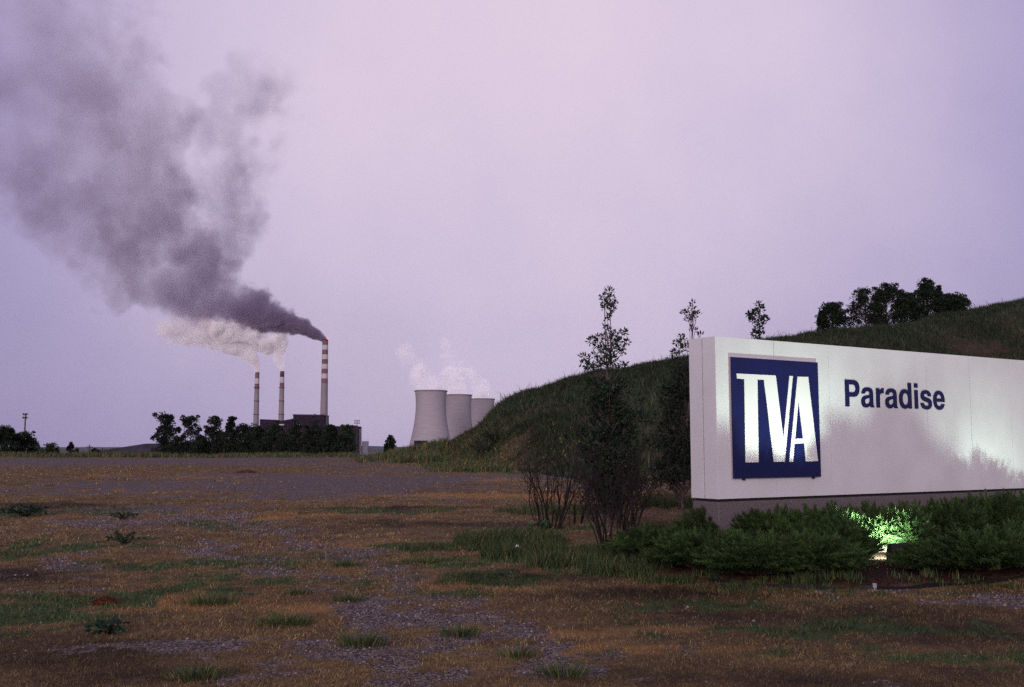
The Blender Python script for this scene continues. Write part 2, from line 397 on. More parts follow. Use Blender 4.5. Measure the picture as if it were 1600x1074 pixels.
l.new(c, b.inputs['Base Color'])
bp = n.new('ShaderNodeBump'); bp.inputs['Strength'].default_value = .9; bp.inputs['Distance'].default_value = .02
l.new(nnoise(35), bp.inputs['Height'])
bp2 = n.new('ShaderNodeBump'); bp2.inputs['Strength'].default_value = .5; bp2.inputs['Distance'].default_value = .015; bp2.invert = True
l.new(vor.outputs['Distance'], bp2.inputs['Height']); l.new(bp.outputs[0], bp2.inputs['Normal']); l.new(bp2.outputs[0], b.inputs['Normal'])
tag(link('ground', me, m), kind='structure')

# far hills on the horizon
hv = []; hf = []
def hills(name, Y, base, amp, seed, x0, x1, colr):
    xs = np.linspace(x0, x1, 160); mb = MB(); vs = []
    for i, x in enumerate(xs):
        h_ = base + amp * float(fbm(np.array([x / 900.]), np.array([seed * 3.3]), seed, 5)[0])
        vs += [(x, Y - 1100, -25), (x, Y, h_), (x, Y + 1500, -25)]
    fs = []
    for i in range(len(xs) - 1):
        k = i * 3; fs += [(k, k+3, k+4, k+1), (k+1, k+4, k+5, k+2)]
    o_ = mb.add(vs, fs).build(name, mat('hill_far', colr, noise=.4, nscale=.01), smooth=True); tag(o_, kind='structure')
hills('far_hills', 9800, -6, 38, 3, -9500, 9500, (.03, .035, .03))
hills('near_hills', 6200, -20, 26, 8, -7000, 7000, (.02, .028, .02))

# ------------------------------------------------------------------ the entrance sign
zt = at(1118.5, 525.3, D0).z; zb = at(1120.8, 780.5, D0).z; HP = zt - zb
C0 = Vector((c0.x, D0, zb)); phi = math.atan2(EX[1], EX[0])
sign = empty('entrance_sign', (C0.x, C0.y, H(C0.x, C0.y)), phi)
tag(sign, 'long white panelled monument sign on a low plinth, lit from the junipers', 'sign')
sz = sign.location.z; z0 = zb - sz; z1 = zt - sz
TH = 0.56; SL = 11.0
m_pan, n_, l_, o_ = newmat('sign_panel')
b_ = n_.new('ShaderNodeBsdfPrincipled'); l_.new(b_.outputs[0], o_.inputs[0]); b_.inputs['Roughness'].default_value = .75; b_.inputs['Specular IOR Level'].default_value = .25
tcx = n_.new('ShaderNodeTexCoord')
def nz_(scale, det=3, mapz=None):
    x = n_.new('ShaderNodeTexNoise'); x.inputs['Scale'].default_value = scale; x.inputs['Detail'].default_value = det
    if mapz:
        mp = n_.new('ShaderNodeMapping'); mp.inputs['Scale'].default_value = mapz; l_.new(tcx.outputs['Object'], mp.inputs[0]); l_.new(mp.outputs[0], x.inputs['Vector'])
    else: l_.new(tcx.outputs['Object'], x.inputs['Vector'])
    return x.outputs['Fac']
def rp_(f, p0, p1, c0_, c1_):
    x = n_.new('ShaderNodeValToRGB'); l_.new(f, x.inputs[0]); q = x.color_ramp.elements
    q[0].position = p0; q[1].position = p1; q[0].color = (*c0_, 1); q[1].color = (*c1_, 1); return x.outputs[0]
def mul_(a, c_):
    x = n_.new('ShaderNodeMix'); x.data_type = 'RGBA'; x.blend_type = 'MULTIPLY'; x.inputs[0].default_value = 1
    l_.new(a, x.inputs[6]); l_.new(c_, x.inputs[7]); return x.outputs[2]
base = rp_(nz_(75, 3), .36, .62, (.47, .455, .47), (.66, .645, .66))
sp_ = rp_(nz_(420, 1), .24, .34, (.40, .37, .37), (1, 1, 1))
stn = rp_(nz_(1.4, 6, (1, 1, .8)), .30, .6, (.90, .89, .88), (1, 1, 1))
l_.new(mul_(mul_(base, sp_), stn), b_.inputs['Base Color'])
bq = n_.new('ShaderNodeBump'); bq.inputs['Strength'].default_value = .25; bq.inputs['Distance'].default_value = .004
l_.new(nz_(160, 3), bq.inputs['Height']); l_.new(bq.outputs[0], b_.inputs['Normal'])
m_dark = mat('joint_dark', (.02, .018, .018))
half = TH / 2 - .010
edges = [0, 1.206] + [1.206 + 1.22 * k for k in range(1, 9)]
MB().box(.02, edges[-1] - .02, .03, TH - .03, z0 + .02, z1 - .012).build('core', m_dark, sign)
for i in range(len(edges) - 1):
    g0 = 0 if i == 0 else .004; g1 = .004
    MB().box(edges[i] + g0, edges[i+1] - g1, 0, half, z0, z1).build('front_panel', m_pan, sign, bevel=.004)
    MB().box(edges[i] + g0, edges[i+1] - g1, TH - half, TH, z0, z1 - .001).build('back_panel', m_pan, sign, bevel=.004)
m_agg = mat('aggregate', (.19, .155, .165), noise=0, col2=(.055, .042, .046), nscale=70, bump=.9, bscale=90, rough=.9)
MB().box(.05, edges[-1] - .05, .05, TH - .05, z0 - .055, z0 + .019).build('shadow_gap', m_dark, sign)
MB().box(.015, edges[-1] - .015, .012, TH - .012, -.35, z0 - .04).build('plinth', m_agg, sign, bevel=.01)

# front face plane: photo pixel -> (s, z) on a plane t = off
def on_face(px, py, off=0.0):
    r = ray(px, py); ex = Vector((EX[0], EX[1], 0)); ey = Vector((EY[0], EY[1], 0)); d = Vector(r)
    p0 = C0 + ey * off; k = (p0 - Vector((0, 0, EYE))).dot(ey) / d.dot(ey); p = Vector((0, 0, EYE)) + d * k
    return (p - Vector((C0.x, C0.y, 0))).dot(ex), p.z - sz
z5 = lambda x, y: (1050 + x / 3.254, 500 + y / 3.254)
TP = .05
q = [on_face(*z5(*p), -TP) for p in ((305, 190), (747, 216), (753, 796), (315, 807))]
s0 = (q[0][0] + q[3][0]) / 2; s1 = (q[1][0] + q[2][0]) / 2; lz1 = (q[0][1] + q[1][1]) / 2; lz0 = (q[2][1] + q[3][1]) / 2
m_blue = mat('sign_blue', (.0045, .007, .055), rough=.4, noise=.12, nscale=5)
logo = MB().box(s0, s1, -TP, -.022, lz0, lz1).build('logo_panel', m_blue, sign, bevel=.003)
logo['label'] = 'square navy blue plate with tall white initials'
for sx in (s0 + .22, s1 - .14): MB().box(sx - .02, sx + .02, -.035, 0.0, lz0 - .03, lz0).build('bracket', mat('bracket_metal', (.05, .035, .03), rough=.6, metal=.5), sign)
fr = MB().box(s0 - .006, s1 + .006, -.022, 0.0, lz0 - .004, lz1 + .006).build('backing', mat('back_ply', (.35, .28, .28)), logo)
def curve_mesh(name, loops, depth, yoff, m, parent, res=1):
    """flat outlines with holes -> one extruded mesh on the sign's front"""
    cu = bpy.data.curves.new(name, 'CURVE'); cu.dimensions = '2D'; cu.fill_mode = 'BOTH'; cu.extrude = depth / 2
    for lp in loops:
        sp = cu.splines.new('POLY'); sp.points.add(len(lp) - 1); sp.use_cyclic_u = True
        for i, p in enumerate(lp): sp.points[i].co = (p[0], p[1], 0, 1)
    ob = bpy.data.objects.new(name, cu); COL.objects.link(ob)
    dg = bpy.context.evaluated_depsgraph_get(); me = bpy.data.meshes.new_from_object(ob.evaluated_get(dg))
    bpy.data.objects.remove(ob); bpy.data.curves.remove(cu)
    me.transform(Matrix.Translation((0, yoff, 0)) @ Matrix.Rotation(math.pi / 2, 4, 'X')); me.name = name; me.materials.clear()
    return link(name, me, m, parent)
TV = [(328,273),(527,283),(566,603),(597,285),(614,286),(573,721),(517,722),(467,305),(434,303),(440,724),(373,725),(367,302),(330,298)]
AO = [(638,289),(692,290),(742,718),(680,720),(672,628),(622,630),(616,721),(596,722)]
AI = [(643,412),(626,604),(666,604)]
m_wht = mat('letter_white', (.62, .60, .59), rough=.6, noise=.06, nscale=120)
onl = lambda pts: [on_face(*z5(*p), -TP - .004) for p in pts]
curve_mesh('initials_t_v', [onl(TV)], .006, -TP - .004, m_wht, logo)
curve_mesh('initial_a', [onl(AO), onl(AI)], .006, -TP - .004, m_wht, logo)
GL = {
 'P': (650, ["M 73 718 L 376 718 C 540 718 622 635 622 495 C 622 345 530 262 385 262 L 223 262 L 223 0 L 73 0",
             "M 223 595 L 345 595 C 435 595 472 560 472 489 C 472 420 435 385 345 385 L 223 385"]),
 'a': (556, ["M 529 0 L 380 0 C 371 15 366 30 364 52 C 325 10 270 -14 200 -14 C 95 -14 29 45 29 144 C 29 250 90 298 215 315 C 330 330 358 335 358 375 C 358 415 325 430 275 430 C 215 430 186 410 180 362 L 46 362 C 52 478 135 540 279 540 C 420 540 494 483 494 380 L 494 110 C 494 60 500 35 529 20",
             "M 357 265 C 340 250 315 243 260 233 C 200 222 169 205 169 155 C 169 112 195 90 240 90 C 310 90 357 135 357 200"]),
 'r': (389, ["M 62 0 L 62 527 L 195 527 L 195 435 C 225 505 275 540 335 540 L 365 537 L 365 395 L 325 398 C 240 398 202 355 202 270 L 202 0"]),
 'd': (611, ["M 551 718 L 411 718 L 411 465 C 380 515 335 540 275 540 C 130 540 36 430 36 262 C 36 95 130 -14 270 -14 C 335 -14 383 12 415 62 L 415 0 L 551 0",
             "M 295 425 C 222 425 177 362 177 262 C 177 162 222 100 295 100 C 368 100 411 162 411 262 C 411 362 368 425 295 425"]),
 'i': (278, ["M 69 0 L 69 527 L 209 527 L 209 0", "M 69 592 L 69 718 L 209 718 L 209 592"]),
 's': (556, ["M 175 172 L 34 172 C 38 52 125 -14 282 -14 C 430 -14 520 50 520 160 C 520 250 465 295 340 322 C 230 346 190 350 190 388 C 190 415 220 432 268 432 C 330 432 358 410 362 366 L 496 366 C 488 480 405 540 270 540 C 130 540 50 475 50 370 C 50 285 105 240 225 213 C 340 188 379 182 379 145 C 379 113 345 94 285 94 C 215 94 180 120 175 172"]),
 'e': (556, ["M 528 219 L 172 219 C 176 140 215 98 285 98 C 330 98 365 120 378 158 L 517 158 C 490 50 400 -14 280 -14 C 125 -14 30 90 30 260 C 30 430 130 540 278 540 C 438 540 530 430 528 219",
             "M 174 314 L 382 314 C 375 385 338 428 280 428 C 220 428 182 388 174 314"])}
def path(d):
    tk = d.split(); i = 0; out = []; cur = None
    while i < len(tk):
        c_ = tk[i]
        if c_ in 'ML': cur = (float(tk[i+1]), float(tk[i+2])); out.append(cur); i += 3
        else:
            p = [cur] + [(float(tk[i+1+2*k]), float(tk[i+2+2*k])) for k in range(3)]; i += 7
            for k in range(1, 9):
                t = k / 8; u = 1 - t
                out.append(tuple(u**3*p[0][j] + 3*u*u*t*p[1][j] + 3*u*t*t*p[2][j] + t**3*p[3][j] for j in (0, 1)))
            cur = p[3]
    if abs(out[0][0] - out[-1][0]) + abs(out[0][1] - out[-1][1]) < 1: out.pop()
    return out
ts0, tz1 = on_face(1319.3, 593.2); _, tz0 = on_face(1319.3, 635.3); ts1, _ = on_face(1475.3, 620)
adv = 0; tot = sum(GL[ch][0] for ch in 'Paradise') - 73 - 28; kx = (ts1 - ts0) / tot; kz = (tz1 - tz0) / 718
for ch in 'Paradise':
    w_, ds = GL[ch]
    lps = [[(ts0 + (adv - 73 + x) * kx, tz0 + y * kz) for x, y in path(d)] for d in ds]
    lt = curve_mesh('letter', lps, .012, -.006, mat('letter_blue', (.005, .007, .055), rough=.45), sign)
    lt['label'] = 'navy blue letter ' + ch
    adv += w_

def loc_sign(s, t, dz=0.0):
    x = C0.x + EX[0] * s + EY[0] * t; y = C0.y + EX[1] * s + EY[1] * t
    return Vector((x, y, H(x, y) + dz))

# floodlights hidden in the junipers: the photo's lit lamps
def floodlight(s, t, aim, power, label, spread=150, hz=.10):
    p = loc_sign(s, t); f = empty('floodlight', p, phi + aim); tag(f, label, 'floodlight', 'floodlights in front of the sign')
    hm = mat('lamp_housing', (.02, .02, .018), rough=.5, metal=.3)
    # box housing tilted up towards the wall, its open side facing +y (the wall)
    hb = MB(); w = .2; y0 = -.12; ht = .2
    hb.add([(-w, y0, hz), (w, y0, hz), (w, y0 + .06, hz + ht), (-w, y0 + .06, hz + ht), (-w, y0 + .16, hz - .03), (w, y0 + .16, hz - .03), (w, y0 + .13, hz + ht), (-w, y0 + .13, hz + ht)],
           [(0, 1, 2, 3), (0, 4, 5, 1), (0, 3, 7, 4), (1, 5, 6, 2), (3, 2, 6, 7)])
    hb.build('housing', hm, f)
    MB().tube([(0, y0 + .05, -.1), (0, y0 + .05, hz + .02)], .02).build('stake', hm, f)
    gl = MB().add([(-w + .02, y0 + .15, hz), (w - .02, y0 + .15, hz), (w - .02, y0 + .125, hz + ht - .02), (-w + .02, y0 + .125, hz + ht - .02)], [(0, 1, 2, 3)])
    gl.build('lens', mat('lamp_lens', (.8, .9, .8), emit=((.75, 1, .7), 25)), f)
    ld = bpy.data.lights.new('flood', 'AREA'); lo = bpy.data.objects.new('bulb', ld); COL.objects.link(lo); lo.parent = f
    ld.shape = 'RECTANGLE'; ld.size = .1; ld.size_y = .06; ld.energy = power; ld.color = (.72, 1.0, .80); ld.spread = R(spread)
    lo.location = (0, y0 + .19, hz + ht * .55)
    d = Vector((0, .93, .36)); lo.rotation_euler = (-d).to_track_quat('Z', 'Y').to_euler()
    return f
lp_ = at(1404, 846, 13.75); ls_, lt_ = bedco(lp_.x, lp_.y)
floodlight(float(ls_), float(lt_), R(-5), 115, 'black floodlight glowing in the gap between two junipers', hz=.03)
floodlight(6.5, -2.1, R(6), 42, 'black floodlight in the junipers at the right edge of the picture', hz=.07)

# ------------------------------------------------------------------ junipers
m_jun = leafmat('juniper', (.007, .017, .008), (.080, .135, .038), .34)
m_wood = mat('bark', (.05, .032, .028), noise=.5, nscale=20, bump=.5)
LAMPS = []
def cut_for_light(P):
    """foliage shaped for the light: cut so the lamps throw a jagged shadow line"""
    k = np.ones(len(P), bool)
    for (ls, lt) in LAMPS:
        ds = P[:, 0] - ls; dt_ = P[:, 1] - lt; dz = P[:, 2] - .17; hd = np.hypot(ds, dt_)
        el = np.arctan2(dz, np.maximum(hd, 1e-3)); k &= ~((dt_ > -.12) & (el > R(21) + R(15) * vnoise(np.arctan2(ds, np.maximum(dt_, .05)) * 11, ds * 0 + 3.3, 5) ** 1.5) & (hd < 2.0) & (np.abs(ds) < 1.5 * dt_ + .25)); k &= ~((np.abs(ds) < .24) & (dt_ > -.16) & (dt_ < .28)); k &= ~((ds > -.50) & (ds < -.1) & (dt_ > -.5) & (dt_ < .22) & (np.abs(ds) > -.1))
    return k
def juniper(px_s, t0_, rx, ry, h, label, nsp=230, seed=0):
    g = np.random.default_rng(seed + 100); t = t0_
    p = loc_sign(px_s, t); j = empty('juniper_bush', p, phi); tag(j, label, 'juniper', 'spreading junipers in front of the sign')
    stems = MB(); Cs = []; Ds = []; Ls = []; Ts = []; Us = []
    for k in range(nsp):
        th = g.uniform(0, 2 * math.pi); rr = g.uniform(0.15, 1) ** .6
        outx, outy = math.cos(th) * rx, math.sin(th) * ry
        # arching branch from the root outwards, tip rising
        tip = np.array([outx * rr * 1.08, outy * rr * 1.08, h * (1.02 - .60 * rr ** 2.4) * g.uniform(.60, 1.12)])
        root = np.array([outx * rr * .25, outy * rr * .25, .03])
        mid = (root + tip) * .5 + np.array([0, 0, h * .10])
        ts = np.linspace(.25, 1, 15)
        pts = [(1-t_)**2 * root + 2*t_*(1-t_) * mid + t_**2 * tip for t_ in ts]
        # droopy or rising end
        if k % 3 == 0: stems.tube([root, mid * .6 + root * .1 + tip * .3, tip], [.012, .008, .003], n=4, cap=False)
        base_t = g.uniform(0, .75)
        for a in range(len(pts) - 1):
            d = pts[a+1] - pts[a]; d /= np.linalg.norm(d) + 1e-9
            side = np.cross(d, [0, 0, 1.]); side /= np.linalg.norm(side) + 1e-9
            for sgn in (-1, 1):
                for rep in range(2):
                    u = g.uniform(); pp = pts[a] + (pts[a+1] - pts[a]) * u
                    dd = d * g.uniform(.9, 1.3) + side * sgn * g.uniform(.2, .55) + np.array([0, 0, g.uniform(-.1, .35)])
                    fl = (.12 if a < 10 else .09) * g.uniform(.7, 1.25) * (1 - .35 * a / 14)
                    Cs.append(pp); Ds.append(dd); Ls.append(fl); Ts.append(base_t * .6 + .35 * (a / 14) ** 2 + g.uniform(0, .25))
                    # secondary feathers on the twig
                    dn = dd / (np.linalg.norm(dd) + 1e-9)
                    for q_ in (.35, .7):
                        s2 = np.cross(dn, g.normal(size=3)); s2 /= np.linalg.norm(s2) + 1e-9
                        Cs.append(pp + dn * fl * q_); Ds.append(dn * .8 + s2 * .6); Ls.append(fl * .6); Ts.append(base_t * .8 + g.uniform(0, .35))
        Cs.append(pts[-1]); Ds.append(d * 1 + np.array([0, 0, .3])); Ls.append(.09); Ts.append(base_t + .2)
    C = np.array(Cs); D = np.array(Ds); Lg = np.array(Ls); Ts = np.array(Ts)
    kk = cut_for_light(C + np.array([px_s, t0_, 0])) if px_s is not None else None  # leaves removed to shape the lamplight and its shadow edge on the wall
    C, D, Lg, Ts = C[kk], D[kk], Lg[kk], Ts[kk]
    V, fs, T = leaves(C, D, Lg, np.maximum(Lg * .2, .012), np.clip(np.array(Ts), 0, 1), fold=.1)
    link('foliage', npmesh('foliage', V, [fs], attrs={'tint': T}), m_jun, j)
    stems.build('stems', m_wood, j)
    return j
LAMPS += [(float(ls_), float(lt_)), (6.5, -2.1)]
JUN = [  # photo pixel of the root, rx, ry, h, label
 (1022, 874, .62, .60, .46, 'small dark juniper at the far left end of the planting bed'),
 (1098, 890, .75, .62, .52, 'low juniper in front of the sign corner, left of the logo'),
 (1115, 856, .70, .50, .60, 'low juniper against the left corner of the plinth'),
 (1185, 899, .82, .62, .52, 'feathery juniper in the front row below the left edge of the logo'),
 (1205, 858, .75, .50, .56, 'juniper pressed against the plinth under the left half of the logo'),
 (1268, 897, .76, .60, .52, 'dark juniper in the front row below the right edge of the logo'),
 (1285, 860, .66, .50, .62, 'juniper against the plinth under the right half of the logo'),
 (1326, 880, .48, .44, .54, 'small juniper bordering the left side of the glowing gap'),
 (1352, 858, .48, .40, .60, 'green lit juniper between the glowing lamp and the wall, on its left'),
 (1412, 863, .52, .38, .56, 'brightly lit juniper right behind the glowing lamp'),
 (1375, 866, .30, .28, .50, 'narrow brightly lit juniper shoot at the left of the glowing gap'),
 (1462, 892, .60, .45, .36, 'dark juniper in the front row just right of the glowing lamp'),
 (1490, 850, .70, .50, .64, 'juniper under the end of the lettering, close to the wall'),
 (1540, 894, .85, .62, .54, 'dark front juniper below and right of the lettering'),
 (1555, 846, .78, .52, .72, 'bushy juniper against the wall right of the lettering'),
 (1622, 890, .9, .65, .60, 'juniper at the lower right edge of the picture'),
 (1635, 844, .80, .52, .66, 'greenlit juniper by the wall at the right edge of the picture'),
]
JUN += [((.78, -1.50), .44, .36, .54, 'juniper close behind the lamp on its left, screening the logo from below'),
        ((.15, -1.25), .50, .40, .54, 'juniper in the middle row below the left half of the logo'),
        ((1.25, -1.15), .42, .36, .60, 'juniper between the lamp and the wall, under the right edge of the logo'),
        ((3.1, -.85), .70, .45, .58, 'juniper against the wall below the first letters of the lettering'),
        ((4.2, -.90), .72, .45, .60, 'juniper against the wall below the last letters of the lettering'),
        ((5.3, -.90), .72, .45, .62, 'juniper against the wall, first one right of the lettering'),
        ((6.4, -.95), .72, .45, .64, 'juniper against the wall, second one right of the lettering'),
        ((7.5, -1.0), .72, .45, .64, 'juniper against the wall, cut by the right edge of the picture')]
for i, a in enumerate(JUN):
    if isinstance(a[0], tuple): s_, t_ = a[0]; a = (0,) + a
    else: g = ground_px(a[0], a[1]); s_, t_ = bedco(g[0], g[1])
    a = list(a); a[4] *= .88 if (not isinstance(a[1], tuple) and a[1] > 870) else 1.0
    juniper(float(s_), float(t_), *a[2:], nsp=int((420 if 'lit' in a[5] else 250) * a[2] / .7), seed=i)

# black edging strip round the bed and the little tag by it
ed = MB(); pts = []
for s in np.linspace(2.4, 9.0, 60):
    y_ = float(bedfront(s)) + .02 * math.sin(s * 5.1); pts.append(Vector((s, y_, H(s, y_ - .12))))
for i in range(len(pts) - 1):
    a, b2 = pts[i], pts[i+1]; n2 = Vector((EY[0], EY[1], 0)) * .012
    za, zb_ = .075 + .015 * math.sin(i * .9), .075 + .015 * math.sin((i + 1) * .9)
    up1 = Vector((0, 0, za)); up2 = Vector((0, 0, zb_)); dn = Vector((0, 0, -.15))
    ed.add([a + dn, b2 + dn, b2 + up2, a + up1, a + n2 + dn, b2 + n2 + dn, b2 + n2 + up2, a + n2 + up1],
           [(0, 1, 2, 3), (7, 6, 5, 4), (3, 2, 6, 7)])
tag(ed.build('garden_edging', mat('edging', (.008, .008, .010), rough=.45)), 'black plastic garden edging strip along the front of the planting bed', 'edging')
gx = ground_px(1367, 926)
tg = MB(); tg.box(-.022, .022, -.004, .004, .02, .07)
tgo = tg.build('plant_tag', mat('tag_white', (.25, .24, .26), noise=.5, nscale=30)); tgo.location = (gx[0], gx[1], gx[2] + .01); tgo.rotation_euler = (-.2, .1, .1)
tag(tgo, 'tiny white plastic tag in the grass beside the black edging', 'tag')
MB().box(-.006, .006, -.003, .003, -.06, .02).build('spike', mat('tag_white', (1, 1, 1)), tgo)

# ------------------------------------------------------------------ grass
def scatter(y0, y1, n, a0=-.62, a1=.66):
    Y = np.sqrt(rng.uniform(y0 ** 2, y1 ** 2, n)); A = rng.uniform(a0, a1, n)
    return A * Y, Y
PAL = {'dry': np.array([[.25, .170, .075], [.17, .100, .052], [.31, .230, .100], [.10, .060, .036]]),
       'orange': np.array([[.35, .190, .078], [.27, .125, .055], [.40, .25, .105], [.19, .085, .042]]),
       'green': np.array([[.046, .085, .034], [.078, .118, .042], [.026, .052, .026], [.130, .145, .050]])}
def pick(name, n): return PAL[name][rng.integers(0, 4, n)] * rng.uniform(.7, 1.25, (n, 1))
def field_grass(y0, y1, n, hs, wd, clump, nm):
    # clumpy scatter
    nc_ = n // 14; cx, cyy = scatter(y0, y1, nc_); k = rng.integers(0, nc_, n)
    X = cx[k] + rng.normal(0, clump, n); Y = cyy[k] + rng.normal(0, clump, n)
    g, gr, og, dk = masks(X, Y, True)
    cf = (.62 + .75 * rng.uniform(0, 1, nc_) ** 1.3)[k]; cg = rng.uniform(0, 1, nc_)[k]
    ingreen = (cg * .6 + .4 * rng.uniform(0, 1, n)) < gr * .62 + .10
    # bare in the gravel, none inside the bed or under the sign
    keep = (rng.uniform(0, 1, n) < (1 - np.where(Y > 13, .95, .80) * g)) & ~inbed(X, Y) & (Y > 3)
    keep &= rng.uniform(0, 1, n) < .35 + .9 * fbm(X / .7, Y / .7, 5)
    X, Y, gr, og, dk, ingreen, cf = X[keep], Y[keep], gr[keep], og[keep], dk[keep], ingreen[keep], cf[keep]; n = len(X)
    col = np.where(ingreen[:, None], pick('green', n), np.where((rng.uniform(0, 1, n) < og * .8)[:, None], pick('orange', n), pick('dry', n))) * ((1 - .72 * dk) * cf)[:, None]
    Hh = hs * rng.uniform(.3, 1.2, n) * (1 + .75 * gr * ingreen) * (0.4 + .6 * cf) * (0.6 + .8 * fbm(X / 1.1, Y / 1.1, 66))
    lean = rng.normal(0, .95, (n, 2))
    P = np.stack([X, Y, height(X, Y) - .005], 1)
    V, f, c_ = blades(P, Hh, wd * rng.uniform(.7, 1.3, n), lean, col)
    return V, f, c_
parts = [field_grass(4.2, 9, 270000, .034, .0030, .032, 'a'), field_grass(9, 16, 260000, .042, .0052, .05, 'b'),
         field_grass(16, 30, 170000, .048, .011, .08, 'c'), field_grass(30, 62, 100000, .055, .028, .16, 'd')]
def merge(parts):
    V = []; Q = []; T = []; C_ = []; o = 0
    for v, (q, t), c_ in parts:
        V.append(v); Q.append(q + o); T.append(t + o); C_.append(c_); o += len(v)
    return np.concatenate(V), [np.concatenate(Q), np.concatenate(T)], np.concatenate(C_)
V, f, c_ = merge(parts)
tag(link('field_grass', npmesh('field_grass', V, f, attrs={'col': c_}), colmat('blade')), 'short dry brown and orange grass over the open ground', 'grass', kind='stuff')

# taller green grass round the shrubs and along the bed's edge
def patch(cx, cy_, rx, ry, n, hs, wd, pal='green', mix=.2, sep=.05, lean=.45):
    nc_ = max(4, n // 18); th = rng.uniform(0, 2*np.pi, nc_); r_ = np.sqrt(rng.uniform(0, 1, nc_))
    k = rng.integers(0, nc_, n); X = cx + rx * r_[k] * np.cos(th[k]) + rng.normal(0, sep, n); Y = cy_ + ry * r_[k] * np.sin(th[k]) + rng.normal(0, sep, n)
    col = np.where((rng.uniform(0, 1, n) < mix)[:, None], pick('dry', n), pick(pal, n))
    ck = rng.uniform(.6, 1.25, nc_)[k]
    return blades(np.stack([X, Y, height(X, Y) - .01], 1), hs * ck * rng.uniform(.5, 1.2, n), wd * rng.uniform(.7, 1.3, n), rng.normal(0, lean, (n, 2)), col * 1.0)
gp = []
for px, py, rx, ry, n, hs in [(800, 850, .9, .8, 3600, .26), (860, 870, 1.0, .7, 3600, .22), (930, 885, .9, .4, 2800, .22), (1000, 893, .8, .3, 2200, .22), (760, 850, .5, .5, 1500, .2),
                              (1090, 908, .8, .15, 1000, .16), (1190, 918, .8, .10, 600, .12), (1290, 910, .4, .15, 350, .22), (1500, 912, .8, .15, 350, .14), (700, 858, .9, .4, 1200, .13),
                              (1250, 925, .9, .08, 300, .10), (1430, 930, 1.2, .08, 300, .09), (870, 800, 1.4, 1.2, 3000, .16), (1040, 790, .9, 1.6, 2200, .35), (1030, 840, .6, .6, 1000, .3)]:
    g = ground_px(px, py); v_, f_g, c_g = patch(g[0], g[1], rx, ry, int(n * 1.15), hs * (.8 if py > 895 else 1), .009, mix=.06); gp.append((v_, f_g, c_g * .72))
V, f, c_ = merge(gp)
tag(link('green_grass', npmesh('green_grass', V, f, attrs={'col': c_}), colmat('blade')), 'taller green grass round the bare shrubs and along the planting bed', 'grass', kind='stuff')

# berm cover: tall dark grass and weeds
def hill_cover(n):
    A = rng.uniform(-.15, .78, n); yr, zr = ridge(A); yf = yr - (4 + 24 * sstep(-0.12, 0.12, A))
    u = rng.uniform(-.12, 1.08, n); u = np.where(rng.uniform(0, 1, n) < .25, rng.uniform(.88, 1.04, n), u)
    Y = yf + (yr - yf) * u; X = A * Y
    cl = fbm(X / 2.2, Y / 2.2, 13); n3 = fbm(X / 7, Y / 7, 15)
    low = (u < .30) & (A < .25)
    keep = rng.uniform(0, 1, n) < np.where(low, .15 + .85 * sstep(.35, .6, cl), .25 + .75 * sstep(.3, .55, cl))
    X, Y, A, u, cl, n3 = X[keep], Y[keep], A[keep], u[keep], cl[keep], n3[keep]; n = len(X)
    Hh = (.15 + .42 * cl) * rng.uniform(.5, 1.5, n) * np.clip(.55 + 1.0 * u, .4, 1.1) * np.clip((A + .17) * 10, .25, 1)
    g1 = np.array([.018, .031, .017]); g2 = np.array([.040, .062, .029]); g3 = np.array([.075, .066, .040]); g4 = np.array([.04, .026, .022])
    w = rng.uniform(0, 1, n)
    col = np.where((w < .5)[:, None], g1, np.where((w < .82)[:, None], g2, np.where((w < .9)[:, None], g3, g4)))
    col = col * (0.5 + 1.1 * n3)[:, None] * rng.uniform(.8, 1.25, (n, 1))
    col = col + sstep(.52, .7, fbm(X / 4, Y / 4, 19))[:, None] * np.array([.028, .016, .006]) * (1 - u)[:, None]
    wl = sstep(-.10, .02, A + .02 * (n3 - .5))[:, None]
    col = col * wl + (1 - wl) * np.where((rng.uniform(0, 1, n) < .45)[:, None], pick('dry', n) * .7, pick('green', n) * .75)
    Hh = Hh * (.40 + .60 * wl[:, 0]); tall = rng.uniform(0, 1, n) < .012; Hh = np.where(tall, Hh * 1.9, Hh)
    return blades(np.stack([X, Y, height(X, Y) - .03], 1), Hh, .040 * rng.uniform(.6, 1.4, n), rng.normal(0, .55, (n, 2)), col)
V, f, c_ = hill_cover(330000)
tag(link('berm_grass', npmesh('berm_grass', V, f, attrs={'col': c_}), colmat('blade')), 'long dark grass and weeds covering the grassy berm', 'grass', kind='stuff')
def flowers():
    n = 70; A = rng.uniform(-.09, .12, n); yr, zr = ridge(A); yf = yr - (4 + 24 * sstep(-0.12, 0.12, A)); Y = yf + (yr - yf) * rng.uniform(.02, .4, n); X = A * Y
    k = fbm(X / 2, Y / 2, 61) > .48; X, Y = X[k], Y[k]; n = len(X); P = np.stack([X, Y, height(X, Y) + rng.uniform(.25, .5, n)], 1)
    P = np.repeat(P, 4, 0) + rng.normal(0, .03, (4 * n, 3)); D = rng.normal(size=(4 * n, 3)); return leaves(P, D, .05, .04, rng.uniform(0, 1, 4 * n))
V, fs_, T_ = flowers()
tag(link('yellow_flowers', npmesh('yellow_flowers', V, [fs_], attrs={'tint': T_}), leafmat('petal', (.35, .24, .03), (.6, .5, .08))), 'small yellow wildflowers scattered low on the berm', 'flowers', kind='stuff')

